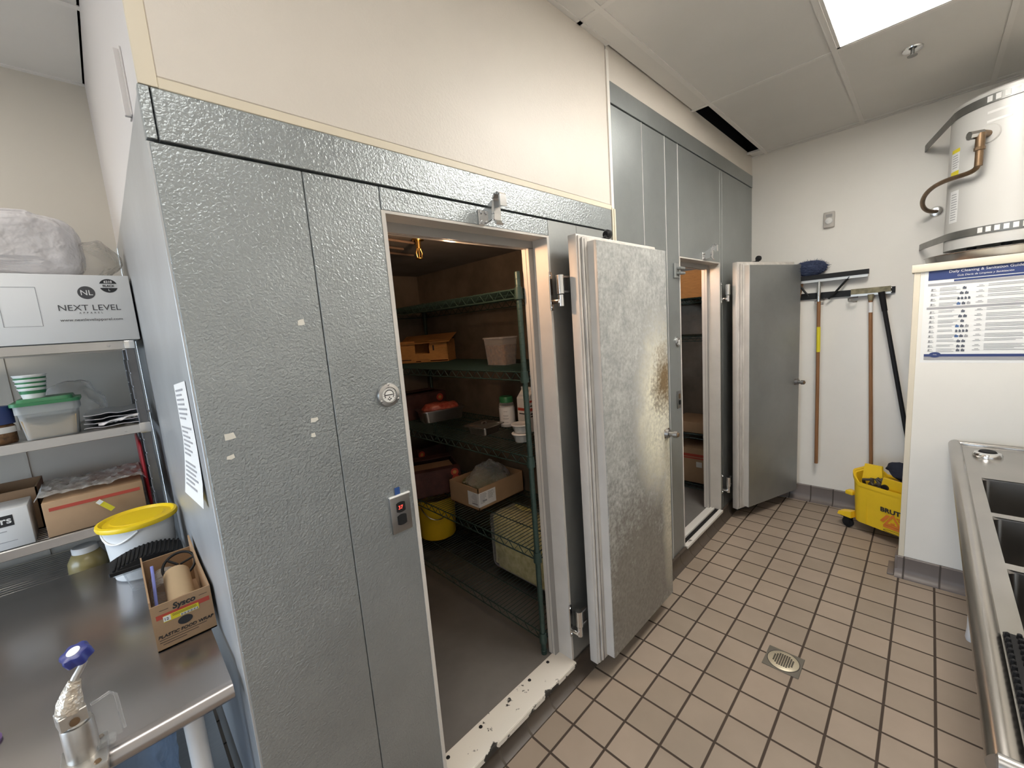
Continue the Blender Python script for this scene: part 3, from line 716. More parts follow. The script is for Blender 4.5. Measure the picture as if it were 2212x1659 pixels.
bagm = bmesh.new(); bmesh.ops.create_icosphere(bagm, subdivisions=4, radius=1.0)
for v in bagm.verts: v.co = V((v.co.x*0.16, v.co.y*0.19, v.co.z*0.24 if v.co.z > 0 else max(v.co.z*0.24, -0.235)))
mb = MB(); mb._merge(bagm); mb.jitter(0.035, 9, 2).jitter(0.018, 24, 5).shift((-1.645, 0.34, 0.515))
obj('plastic_bag', mb, 'bluefilm', label='crumpled bluish plastic bag on the shelf under the prep table', cat='bag', origin=(-1.645, 0.34, 0.262))

# ------------------------------------------------------------------ steel shelving behind the table
SY0, SY1, SX0, SX1 = 1.20, 1.66, -2.75, -1.374
t = thing('steel_shelving', 'stainless shelving unit with notched square posts behind the prep table', 'shelving', (-2.0, 1.43, 0))
for px_, py_ in ((SX1-0.028, SY0), (SX1-0.028, SY1-0.028), (SX0, SY0), (SX0, SY1-0.028)):
    mb = MB().box(px_, px_+0.028, py_, py_+0.028, 0.0, 1.705, 0.002, 1)
    for k in range(23):
        z = 0.35+k*0.057
        mb.box(px_-0.0025, px_+0.004, py_-0.0025, py_+0.004, z, z+0.050, 0.001, 1)
    p_ = obj('post', mb, 'darksteel', t)
    obj('post_cap', MB().box(px_-0.003, px_+0.031, py_-0.006, py_+0.031, 1.700, 1.7355, 0.004), 'chrome', p_)
for z in (0.80, 1.003, 1.385, 1.735):
    mb = MB().box(SX0+.01, SX1-0.03, SY0-0.004, SY0+0.004, z-0.036, z, 0.002, 1).box(SX0+.01, SX1-.03, SY1-0.008, SY1, z-0.036, z).box(SX1-0.012, SX1-0.004, SY0+.028, SY1-.028, z-0.036, z)
    y = SY0+0.006
    while y < SY1-0.02:
        mb.box(SX0+.01, SX1-0.012, y, y+0.020, z-0.006, z-0.001, 0.002, 1); y += 0.0255
    mb.lathe([(0, SY0-0.006), (0.005, SY0-0.005), (0.006, SY0-0.003)], (SX1-0.075, 0, z-0.018), 10, 'Y')
    s_ = obj('shelf', mb, 'steel', t)
    mb = MB()
    for px_, py_ in ((SX1-0.028, SY0), (SX1-0.028, SY1-0.028)): mb.box(px_-0.005, px_+0.033, py_-0.005, py_+0.033, z-0.040, z+0.004, 0.003)
    if z < 1.7: obj('collar', mb, 'steel', s_)

def carton(name, label, cat, c, size, rz, mat_='card', tape=None, open_top=False, group=None, flap=0.0):
    """corrugated box: c = base centre, local axes; open boxes get walls, floor and flaps"""
    w_, d_, h_ = size
    t = thing(name, label, cat, c, rz, group)
    mb = MB()
    if not open_top: mb.box(-w_/2, w_/2, -d_/2, d_/2, 0, h_, 0.003, 2)
    else:
        q = 0.005
        mb.box(-w_/2, w_/2, -d_/2, -d_/2+q, 0, h_).box(-w_/2, w_/2, d_/2-q, d_/2, 0, h_).box(-w_/2, -w_/2+q, -d_/2, d_/2, 0, h_).box(w_/2-q, w_/2, -d_/2, d_/2, 0, h_).box(-w_/2, w_/2, -d_/2, d_/2, 0, q)
    obj('box_body', mb, mat_, t, world=False)
    return t

# white apparel carton on the top shelf
BX0, BX1, BY, BZ = -1.86, -1.350, 1.195, 1.737
t = thing('apparel_carton', 'wide white printed carton on the top shelf under a white bag', 'box', (-1.6, 1.4, BZ))
obj('box_body', MB().box(BX0, BX1, BY, 1.56, BZ, 1.994, 0.003, 2), 'bluewhite', t)
ink = MB(); y = BY-0.0006
for a in ((-1.705, -1.610, 1.944, 1.9455), (-1.705, -1.610, 1.803, 1.8045), (-1.6115, -1.610, 1.803, 1.9455), (-1.705, -1.7035, 1.803, 1.9455)): ink.box(a[0], a[1], y, BY, a[2], a[3])
obj('printed_frame', ink, 'greyink', t)
dk = MB().lathe([(0, BY-0.0008), (0.0245, BY-0.0008), (0.0245, BY)], (-1.480, 0, 1.926), 32, 'Y')
obj('printed_logo', dk, 'logo', t)
obj('logo_letters', text_mb('NL', 0.028, (-1.480, BY-0.0012, 1.9165), (1, 0, 0), (0, 0, 1), 'CENTER'), 'paper', t)
dk = MB()
for s in (1, -1):
    pts = [(-1.414+0.0265*math.cos(a), 1.953+0.0265*math.sin(a)) for a in [s*(0.32+(PI-0.64)*k/14) for k in range(15)]]
    dk.loft([[(px_, BY-0.0008, pz_) for px_, pz_ in pts], [(px_, BY, pz_) for px_, pz_ in pts]])
obj('size_sticker', dk, 'ink', t)
mb = text_mb('6210', 0.012, (-1.414, BY-0.0012, 1.9645), (1, 0, 0), (0, 0, 1), 'CENTER', bold=0.0003).add(text_mb('L', 0.012, (-1.414, BY-0.0012, 1.933), (1, 0, 0), (0, 0, 1), 'CENTER'))
obj('sticker_letters', mb, 'paper', t)
obj('sticker_text', text_mb('BLACK', 0.011, (-1.414, BY-0.0012, 1.949), (1, 0, 0), (0, 0, 1), 'CENTER', bold=0.0003), 'ink', t)
mb = text_mb('NEXT LEVEL', 0.0315, (-1.478, BY-0.0008, 1.858), (1, 0, 0), (0, 0, 1), 'CENTER', xs=1.02)
mb.add(text_mb('A  P  P  A  R  E  L', 0.009, (-1.478, BY-0.0008, 1.846), (1, 0, 0), (0, 0, 1), 'CENTER'))
mb.add(text_mb('www.nextlevelapparel.com', 0.0145, (-1.478, BY-0.0008, 1.818), (1, 0, 0), (0, 0, 1), 'CENTER', xs=1.1))
obj('printed_lettering', mb, 'logo', t)

# big white bag on the carton
mb = MB(); g = bmesh.new(); bmesh.ops.create_icosphere(g, subdivisions=5, radius=1.0)
for v in g.verts:
    p = v.co.copy(); q = Vector((math.copysign(abs(p.x)**0.42, p.x), math.copysign(abs(p.y)**0.5, p.y), math.copysign(abs(p.z)**0.5, p.z)))
    hgt = 0.118*(1.0-0.22*max(0, q.x)**2)
    v.co = V((q.x*0.185, q.y*0.15, q.z*hgt if q.z > 0 else q.z*0.112))
mb._merge(g); mb.jitter(0.016, 7, 3)
for v in mb.bm.verts:
    q = Vector((v.co.x*1.0+v.co.z*0.6, v.co.y, v.co.z*0.45-v.co.x*0.3))
    f = (1-abs(noise.noise(q*13+Vector((3, 1, 2))))*2.2)*0.013+(1-abs(noise.noise(q*31+Vector((7, 2, 5))))*2.2)*0.005
    v.co += v.co.normalized()*f*(0.4+0.6*max(0, min(1, 0.7-v.co.x*3)))
mb.shift((-1.655, 1.36, 1.994+0.116))
for v in mb.bm.verts: v.co.z = max(v.co.z, 1.996)
t = thing('white_bag', 'large white plastic bag on top of the white apparel carton', 'bag', (-1.62, 1.36, 1.995))
obj('bag_body', mb, 'bagwhite', t)
mb = MB(); g = bmesh.new(); bmesh.ops.create_icosphere(g, subdivisions=4, radius=1.0)
for v in g.verts: v.co = V((v.co.x*0.085, v.co.y*0.12, v.co.z*0.085))
mb._merge(g); mb.jitter(0.03, 11, 8).shift((-1.435, 1.37, 2.07))
for v in mb.bm.verts: v.co.z = max(v.co.z, 1.996); v.co.x = min(v.co.x, -1.350)
obj('loose_end', mb, 'film', t)

# second shelf
z = 1.385
t = thing('food_storage_tub', 'square translucent tub of tan meal with a green lid on the middle shelf', 'tub', (-1.650, 1.30, z))
obj('tub_body', MB().rrect(-1.731, -1.569, 1.212, 1.385, z, z+0.130, 0.018, 0.022, 0.013), 'milky', t)
obj('tub_collar', MB().rrect(-1.734, -1.566, 1.209, 1.388, z+0.100, z+0.132, 0.02), 'milky', t)
def dense_rect(x0, x1, y0, y1, zf, n=10):
    P_ = [(x0+(x1-x0)*k/n, y0) for k in range(n)]+[(x1, y0+(y1-y0)*k/n) for k in range(n)]+[(x1-(x1-x0)*k/n, y1) for k in range(n)]+[(x0, y1-(y1-y0)*k/n) for k in range(n)]
    return [(x, y, zf(x, y)) for x, y in P_]
mb = MB().loft([dense_rect(-1.712, -1.588, 1.230, 1.367, lambda x, y: z+0.004), dense_rect(-1.7215, -1.5785, 1.2215, 1.375, lambda x, y: z+0.066+0.022*math.sin((x+1.60)*30))])
obj('contents', mb, 'grain', t)
mb = MB().rrect(-1.742, -1.560, 1.203, 1.394, z+0.130, z+0.142, 0.024).rrect(-1.722, -1.580, 1.223, 1.374, z+0.142, z+0.154, 0.024, 0.02, -0.004)
obj('lid', mb, 'green', t)
zc_ = z+0.1545
mb = MB(); gm = MB()
for k in range(4):
    h0 = zc_+k*0.0165; r0 = 0.0285+k*0.0022
    mb.lathe([(r0, h0), (r0+0.0072, h0+0.036), (r0+0.0095, h0+0.036), (r0+0.0095, h0+0.0395), (r0+0.007, h0+0.0395), (r0-0.001, h0+0.002)], (-1.679, 1.262, 0), 32)
    gm.lathe([(r0+0.0043, h0+0.018), (r0+0.0066, h0+0.030), (r0+0.0070, h0+0.030), (r0+0.0047, h0+0.018)], (-1.679, 1.262, 0), 32, cap=False)
t = thing('paper_cups', 'nested stack of green and white paper cups on the green tub lid', 'cups', (-1.679, 1.262, zc_))
obj('cup_stack', mb, 'paper', t); obj('printed_band', gm, 'green', t)
mb = MB(); g = bmesh.new(); bmesh.ops.create_icosphere(g, subdivisions=4, radius=1.0)
for v in g.verts: v.co = V((v.co.x*0.10, v.co.y*0.065, v.co.z*0.10))
mb._merge(g); mb.jitter(0.03, 10, 4).jitter(0.012, 30, 1).shift((-1.585, 1.575, z+0.10))
for v in mb.bm.verts: v.co.z = max(v.co.z, z+0.001)
obj('plastic_bag', mb, 'film', label='brownish clear plastic bag behind the green lidded tub', cat='bag', origin=(-1.585, 1.575, z))
t = thing('glass_jar', 'dark blue lidded jar of brown contents left of the green lidded tub', 'jar', (-1.785, 1.27, z))
obj('jar_body', MB().lathe([(0, z), (0.042, z), (0.045, z+0.006), (0.045, z+0.062), (0.038, z+0.072), (0, z+0.072)], (-1.785, 1.27, 0)), 'brownfood', t)
obj('label_band', MB().lathe([(0.0455, z+0.040), (0.0458, z+0.062), (0.0452, z+0.062), (0.045, z+0.04)], (-1.785, 1.27, 0), cap=False), 'paper', t)
obj('lid', MB().lathe([(0, z+0.072), (0.047, z+0.072), (0.047, z+0.128), (0.043, z+0.137), (0, z+0.137)], (-1.785, 1.27, 0)), 'navy', t)
for k in range(4):
    mb = MB(); g = bmesh.new(); bmesh.ops.create_grid(g, x_segments=18, y_segments=14, size=0.5)
    bmesh.ops.solidify(g, geom=list(g.faces), thickness=0.09)
    for v in g.verts: v.co = V((v.co.x*0.175, v.co.y*0.26, v.co.z*0.085))
    mb._merge(g)
    for v in mb.bm.verts:
        e = max(abs(v.co.x)/0.0875, abs(v.co.y)/0.13); v.co.z = v.co.z*(1.6-e**4*1.3)
        v.co.z += 0.003*noise.noise(V((v.co.x*40, v.co.y*30, k)))+0.002*math.sin(v.co.x*70+k)
    mb.xf(Matrix.Rotation(random.uniform(-.10, .10), 4, 'Z')).shift((-1.474+random.uniform(-.006, .006), 1.355+0.006*k, z+0.011+k*0.0165))
    obj('foil_pouch', mb, 'foil', label=['lowest silver foil pouch of the stack on the middle shelf', 'second lowest silver foil pouch of the stack on the middle shelf',
        'second from top silver foil pouch of the stack on the middle shelf', 'topmost silver foil pouch of the stack on the middle shelf'][k], cat='pouch', group='silver foil pouches on the middle shelf', origin=(-1.474, 1.355, z+k*0.0165))
g = bmesh.new(); bmesh.ops.create_grid(g, x_segments=22, y_segments=6, size=0.5)
for v in g.verts:
    x, y = v.co.x, v.co.y; v.co = V((-1.445+x*0.16, 1.232+y*0.045, z+0.014+0.022*(x+0.5)*1.2+0.010*abs(math.sin(x*9+y*5))))
mb = MB(); bmesh.ops.solidify(g, geom=list(g.faces), thickness=0.002); mb._merge(g)
obj('plastic_sheet', mb, 'bagwhite', label='folded clear plastic sheet in front of the foil pouches', cat='plastic sheet', origin=(-1.445, 1.232, z))

# third shelf
z = 1.003
t = carton('brown_carton', 'brown cardboard box with a red stripe wrapped in clear film on the third shelf', 'box', (-1.577, 1.36, z), (0.288, 0.285, 0.138), 0.0)
obj('red_stripe', MB().box(-0.128, 0.133, -0.1435, -0.1425, 0.101, 0.114), 'red', t, world=False)
g = bmesh.new(); bmesh.ops.create_grid(g, x_segments=30, y_segments=24, size=0.5)
for v in g.verts:
    x, y = v.co.x, v.co.y
    v.co = V((x*0.32, y*0.28, 0.150+0.028*(0.5+0.5*noise.noise(V((x*4, y*4, 1))))+0.012*noise.noise(V((x*15, y*9, 2)))-(0.02 if abs(x) > .47 else 0)))
mb = MB(); bmesh.ops.solidify(g, geom=list(g.faces), thickness=0.0015); mb._merge(g)
obj('film_cover', mb, 'film', t, world=False)
t = carton('white_carton', 'small white printed box with a black logo on the third shelf', 'box', (-1.815, 1.29, z), (0.120, 0.15, 0.148), 0.02, 'bluewhite')
obj('logo_panel', MB().box(-0.058, 0.021, -0.0757, -0.0748, 0.086, 0.126), 'ink', t, world=False)
obj('logo_letters', text_mb('ers', 0.036, (0.017, -0.0763, 0.097), (1, 0, 0), (0, 0, 1), 'RIGHT', bold=0.0006), 'paper', t, world=False)
obj('printed_lines', MB().box(-0.05, 0.0, -0.0757, -0.0748, 0.067, 0.070).box(-0.05, 0.02, -0.0757, -0.0748, 0.028, 0.0305), 'greyink', t, world=False)
carton('brown_carton', 'brown cardboard box behind the small white printed box', 'box', (-1.86, 1.50, z), (0.24, 0.22, 0.175), 0.0, 'carddark', open_top=True)
# yellow tag
t = obj('price_tag', slab((-1.580, 1.195, 1.100), (0.62, 0.0, -0.78), (0.78, 0.0, 0.62), 0.062, 0.018, 0.0012), 'yellowlabel', label='yellow and white sticky label on the red striped box', cat='label', origin=(-1.55, 1.195, 1.09))
obj('tag_print', slab((-1.5792, 1.1942, 1.1005), (0.62, 0.0, -0.78), (0.78, 0.0, 0.62), 0.016, 0.0165, 0.0012).shift((1.55, -1.195, -1.09)), 'paper', t, world=False)
t = thing('red_tray', 'red plastic tray standing on edge at the right end of the third shelf', 'tray', (-1.412, 1.42, z))
mb = MB(); ring = []
for cx_, cz_, a0 in ((1.52, 1.27, 0), (1.30, 1.27, PI/2), (1.30, 1.035, PI), (1.52, 1.035, 1.5*PI)):
    for k in range(7):
        a = a0+PI/2*k/6; ring.append((cx_+0.03*math.cos(a), cz_+0.03*math.sin(a)))
mb.loft([[(-1.420, u, w_) for u, w_ in ring], [(-1.414, u, w_) for u, w_ in ring]])
rim = MB(); rim.tube([(-1.415, u, w_) for u, w_ in ring]+[(-1.415, *ring[0])], 0.0055, 8)
obj('tray_base', mb, 'redtray', t); obj('rim', rim, 'redtray', t)
# lower shelf jar
z = 0.80
t = thing('amber_jar', 'squat amber jar with a pale lid on the lowest visible shelf', 'jar', (-1.640, 1.275, z))
obj('jar_body', MB().lathe([(0, z), (0.050, z), (0.060, z+0.02), (0.058, z+0.06), (0.044, z+0.088), (0.036, z+0.095), (0, z+0.095)], (-1.640, 1.275, 0), 32), 'darkliquid', t)
obj('lid', MB().lathe([(0, z+0.095), (0.040, z+0.095), (0.040, z+0.114), (0.037, z+0.118), (0, z+0.118)], (-1.640, 1.275, 0), 32), 'white', t)

# ------------------------------------------------------------------ things on the table
z = TZ
cx_, cy_ = -1.469, 0.955
t = thing('lidded_bucket', 'round white bucket with a bright yellow lid at the back of the table', 'bucket', (cx_, cy_, z))
obj('bucket_body', MB().lathe([(0, z), (0.088, z), (0.0915, z+0.004), (0.103, z+0.192), (0.108, z+0.194), (0.108, z+0.200), (0, z+0.200)], (cx_, cy_, 0), 48), 'bluewhite', t)
obj('lid', MB().lathe([(0.109, z+0.193), (0.1165, z+0.195), (0.1185, z+0.203), (0.116, z+0.211), (0.108, z+0.2135), (0.102, z+0.209), (0.098, z+0.205), (0.080, z+0.206), (0.076, z+0.209), (0, z+0.2095)], (cx_, cy_, 0), 56), 'yellow', t)
hp = [(cx_-0.104*math.cos(a), cy_-0.106*math.sin(a), z+0.186-0.036*math.sin(a*2.1)*(1 if a < 1.5 else 0)) for a in [0.05+k/12*1.45 for k in range(13)]]
obj('bail_handle', MB().tube(hp, 0.0035, 8), 'white', t)

t = thing('clear_box', 'clear plastic deli box on the table in front of the yellow lidded bucket', 'box', (-1.46, 0.84, z))
mb = MB().rrect(-1.536, -1.385, 0.775, 0.842, z+.001, z+0.078, 0.012, 0.016, 0.016, cap=False).rrect(-1.558, -1.372, 0.766, 0.846, z+0.077, z+0.084, 0.014)
obj('box_body', mb, 'clear', t)
zt_ = z+0.0845
t = thing('ribbed_black_tray', 'black ribbed plastic tray lying on the clear deli box', 'tray', (-1.465, 0.81, zt_))
mb = MB()
def arch(x, lo=0.0):
    u = (x+1.465)/0.098; return zt_+0.010+lo+0.026*(1-u*u)
nb = 21; rings = []
for k in range(nb+1):
    x = -1.563+0.196*k/nb; h = arch(x)
    rings.append([(x, 0.764, zt_), (x, 0.764, h-0.004), (x, 0.772, h), (x, 0.845, h+0.012), (x, 0.848, zt_+.001)])
mb.loft(rings); obj('tray_body', mb, 'black', t)
rb = MB()
for k in range(15):
    x = -1.548+0.166*k/14; h = arch(x)
    rb.tube([(x-0.006, 0.765, h-0.002), (x-0.003, 0.773, h+0.001), (x+0.008, 0.843, h+0.013)], 0.0036, 6)
obj('ribs', rb, 'rubber', t)
obj('rim', MB().box(-1.566, -1.366, 0.760, 0.766, zt_, zt_+0.014, 0.002, 1), 'black', t)

# film-wrap box
WX0, WX1, WY0, WY1 = -1.485, -1.351, 0.325, 0.700
t = thing('wrap_box', 'open brown plastic-wrap carton at the right end of the prep table', 'box', ((WX0+WX1)/2, 0.5, z))
q = 0.004; H = 0.132
mb = MB().box(WX0, WX1, WY0, WY0+q, z, z+H).box(WX0, WX1, WY1-q, WY1, z, z+0.125).box(WX0, WX1, WY0, WY1, z, z+q)
mb.prism([(WY0+q, z), (WY1-q, z), (WY1-q, z+0.142), (0.55, z+0.155), (0.42, z+0.138), (WY0+q, z+0.146)], 'X', WX0, WX0+q)
mb.prism([(WY0+q, z), (WY1-q, z), (WY1-q, z+0.168), (0.62, z+0.156), (0.50, z+0.140), (WY0+q, z+0.133)], 'X', WX1-q, WX1)
obj('box_body', mb, 'card', t)
y = WY0-0.0006
rd = MB().box(-1.476, -1.357, y, WY0, z+0.090, z+0.103)
obj('red_stripe', rd, 'red', t)
yl = obj('label_sticker', MB().box(-1.462, -1.383, WY0-0.0012, WY0, z+0.078, z+0.096), 'yellowlabel', t)
obj('sticker_white', MB().box(-1.462, -1.446, WY0-0.0016, WY0-0.001, z+0.080, z+0.095), 'paper', yl)
obj('sticker_white', MB().box(-1.425, -1.385, WY0-0.0016, WY0-0.001, z+0.079, z+0.0855), 'paper', yl)
mb = text_mb('12', 0.011, (-1.461, WY0-0.0018, z+0.083), (1, 0, 0), (0, 0, 1))
for k in range(16): mb.box(-1.4235+k*0.0024, -1.4235+k*0.0024+(0.0008 if k % 3 else 0.0014), WY0-0.0019, WY0-0.0016, z+0.0795, z+0.085)
for k in range(3): mb.box(-1.442, -1.388, WY0-0.0015, WY0-0.0012, z+0.0875+k*0.0026, z+0.0883+k*0.0026)
obj('sticker_print', mb, 'ink', yl)
ink = text_mb('Sysco', 0.0225, (-1.4135, WY0-0.0008, z+0.107), (1, 0, 0), (0.0, 0, 1), 'CENTER', bold=0.0007, shear=0.15)
ink.box(-1.467, -1.448, y, WY0, z+0.1135, z+0.1145).box(-1.379, -1.360, y, WY0, z+0.1145, z+0.1155)
ink.add(text_mb('PLASTIC FOOD WRAP', 0.0125, (-1.418, WY0-0.0008, z+0.036), (1, 0, 0), (0, 0, 1), 'CENTER', bold=0.00025, shear=0.2))
for k, (a, b_) in enumerate(((-1.478, -1.372), (-1.478, -1.392), (-1.472, -1.420))): ink.box(a, b_, y, WY0, z+0.030-k*0.007, z+0.0312-k*0.007)
obj('printed_lettering', ink, 'ink', t)
hol = MB().lathe([(0, WY0-0.0012), (0.0165, WY0-0.0012), (0.0165, WY0)], (0, 0, 0), 28, 'Y')
for v in hol.bm.verts: v.co = V((v.co.x-1.417, v.co.y, v.co.z*0.72+z+0.063))
obj('finger_hole', hol, 'ink', t)
# contents
t = thing('cardboard_core', 'cardboard tube standing tilted inside the wrap carton', 'tube', (-1.413, 0.5, z+.01))
mb = MB(); p0, p1 = V((-1.413, 0.37, z+0.050)), V((-1.408, 0.565, z+0.098))
mb.tube([p0, p1], 0.034, 28, cap=False).tube([p0, p1], 0.030, 28, cap=False)
obj('tube_wall', mb, 'grain', t)
t = obj('film_roll', MB().tube([(-1.436, 0.55, z+0.047), (-1.435, 0.68, z+0.047)], 0.043, 28), 'film', label='clear film roll inside the wrap carton behind the tube', cat='roll', origin=(-1.435, 0.6, z+.005))
t = thing('spoked_ring', 'black spoked plastic ring leaning inside the wrap carton', 'ring', (-1.39, 0.6, z+.01))
ctr = V((-1.396, 0.600, z+0.112)); u = V((1, 0, -0.35)).normalized(); n_ = V((-0.25, -0.62, 0.75)).normalized(); u = (u-n_*u.dot(n_)).normalized(); w_ = n_.cross(u)
mb = MB().tube([ctr+(u*math.cos(2*PI*k/36)+w_*math.sin(2*PI*k/36))*0.044 for k in range(37)], 0.0042, 8)
for k in range(3): mb.tube([ctr+(u*math.cos(2.1*k+.4)+w_*math.sin(2.1*k+.4))*0.004, ctr+(u*math.cos(2.1*k+.4)+w_*math.sin(2.1*k+.4))*0.043], 0.0036, 8)
obj('ring', mb, 'black', t)
t = obj('cutter_bar', MB().box(-0.004, 0.004, -0.085, 0.085, -0.009, 0.009, 0.002).xf(Matrix.Translation((-1.466, 0.475, z+0.114)) @ Matrix.Rotation(0.48, 4, 'X') @ Matrix.Rotation(-0.05, 4, 'Z')),
        mat('periwinkle', (0.22, 0.25, 0.62), 0.4), label='pale blue plastic cutter bar inside the wrap carton', cat='cutter', origin=(-1.466, 0.475, z+0.08))

# crank can opener at the front edge
t = thing('can_opener', 'steel crank can opener with a blue knob clamped to the table front edge', 'can opener', (-1.617, 0.045, z))
kc = V((-1.597, 0.048, 1.088)); kn = V((-0.25, -0.28, 0.93)).normalized(); ku = kn.orthogonal().normalized(); kw = kn.cross(ku)
rings = []
for h_, s_ in ((-0.012, 0.80), (-0.009, 0.96), (0.006, 1.0), (0.0115, 0.88), (0.013, 0.6)):
    rings.append([kc+kn*h_+(ku*math.cos(a)+kw*math.sin(a))*(0.0225*s_*(1+0.10*math.cos(6*a))) for a in [2*PI*k/48 for k in range(48)]])
k_ = obj('crank_knob', MB().loft(rings), 'blueknob', t)
obj('knob_badge', disc(kc+kn*0.0128, kn, 0.0105, 0.0008), 'paper', k_)
obj('crank_arm', MB().tube([kc-kn*0.012, kc-kn*0.026, V((-1.605, 0.048, 1.045)), V((-1.617, 0.046, 1.025)), V((-1.619, 0.046, 0.985))], [0.0055, 0.006, 0.0065, 0.0065, 0.0065], 12), 'cast', t)
mb = MB().tube([V((-1.608, 0.047, 1.040)), V((-1.614, 0.046, 1.022)), V((-1.620, 0.045, 1.004)), V((-1.623, 0.045, 0.985))], [0.009, 0.014, 0.019, 0.021], 20); mb.jitter(0.003, 90, 2)
obj('wrapped_sleeve', mb, 'sleeve', t, label='crinkled wrapping on the crank arm')
obj('gear_block', MB().box(-0.0205, 0.0205, -0.017, 0.017, -0.014, 0.014, 0.0015, 1).xf(Matrix.Translation((-1.622, 0.044, 0.972)) @ Matrix.Rotation(0.25, 4, 'Z')), 'cast', t)
obj('shaft_hole', MB().cyl((-1.618, 0.030, 0.968), (-1.617, 0.0245, 0.968), 0.0075, 0.0075, 16), 'rustpipe', t)
obj('housing', MB().lathe([(0, z+0.020), (0.0245, z+0.020), (0.0245, z+0.090), (0.0235, z+0.094), (0.018, z+0.094), (0.016, z+0.099), (0, z+0.099)], (-1.618, 0.046, 0), 36), 'cast', t)
mb = MB().box(-1.652, -1.584, -0.010, 0.085, z, z+0.021, 0.003).box(-1.650, -1.586, 0.000, 0.018, z-0.11, z+0.02, 0.003)
obj('clamp_base', mb, 'cast', t)
mb = MB()
for x, y in ((-1.640, 0.005), (-1.598, 0.0), (-1.594, 0.07), (-1.640, 0.075)): mb.lathe([(0, z+0.0245), (0.005, z+0.024), (0.006, z+0.021)], (x, y, 0), 10)
obj('bolts', mb, 'rustpipe', t)
obj('wing_screw', MB().cyl((-1.618, -0.012, z-0.06), (-1.618, 0.012, z-0.06), 0.006, 0.006, 10).box(-1.634, -1.602, -0.018, -0.012, z-0.066, z-0.054, 0.002), 'rustpipe', t)
mb = MB().box(-1.596, -1.560, 0.046, 0.0485, z+0.022, z+0.120, 0.001, 1).tube([(-1.594, 0.044, z+0.116), (-1.566, 0.044, z+0.124), (-1.558, 0.046, z+0.112), (-1.556, 0.048, z+0.03)], 0.003, 8).box(-1.598, -1.57, 0.03, 0.055, z+0.02, z+0.03, .002, 1)
obj('side_bracket', mb, 'clear', t)
obj('purple_ring', MB().lathe([(0.026, z), (0.033, z), (0.034, z+0.006), (0.030, z+0.010), (0.026, z+0.008)], (-1.786, 0.275, 0), 36, cap=False), 'purple', label='purple plastic ring lid lying on the table at the photo left edge', cat='lid', origin=(-1.786, 0.275, z))

# curled paper notice on the cooler side
t = thing('notice_sign', 'curled white printed notice taped to the side of the low cooler', 'notice', (XL-0.01, 0.20, 1.29))
def note_pt(u, v):          # u across (0 near corner .. 1), v down
    y = 0.075+0.235*u+0.035*v*(u-.2); zz = 1.604-0.305*v-0.02*u
    off = 0.0015+0.030*max(0, v-0.45)**1.5*(0.35+u)+0.012*max(0, v-0.8)*(1-u)*2
    return (XL-0.0035-off, y, zz)
g = MB(); nu, nv = 8, 20; P_ = [[g.bm.verts.new(note_pt(i/nu, j/nv)) for i in range(nu+1)] for j in range(nv+1)]
for j in range(nv):
    for i in range(nu): g.bm.faces.new((P_[j][i], P_[j][i+1], P_[j+1][i+1], P_[j+1][i]))
bmesh.ops.solidify(g.bm, geom=list(g.bm.faces), thickness=0.0006)
obj('sheet', g, 'paper', t)
g = MB()
for k in range(22):
    v0 = 0.05+k*0.040
    if k in (7, 15): continue
    wdt = random.uniform(0.55, 0.95)
    a = [V(note_pt(u, v)) - V((0.0009, 0, 0)) for u, v in ((1-0.1, v0), (1-wdt*.88, v0), (1-wdt*.88, v0+0.016), (0.9, v0+0.016))]
    g.quad(*a)
obj('printed_rows', g, 'greyink', t)
obj('angle_bracket', MB().box(XL-0.013, XL-0.0005, 0.172, 0.182, 2.205, 2.345, 0.001, 1).box(XL-0.003, XL-.0005, 0.16, 0.20, 2.205, 2.345), 'bulkhead', label='thin white angle bracket on the white bulkhead above the low cooler', cat='bracket', origin=(XL, 0.177, 2.205))

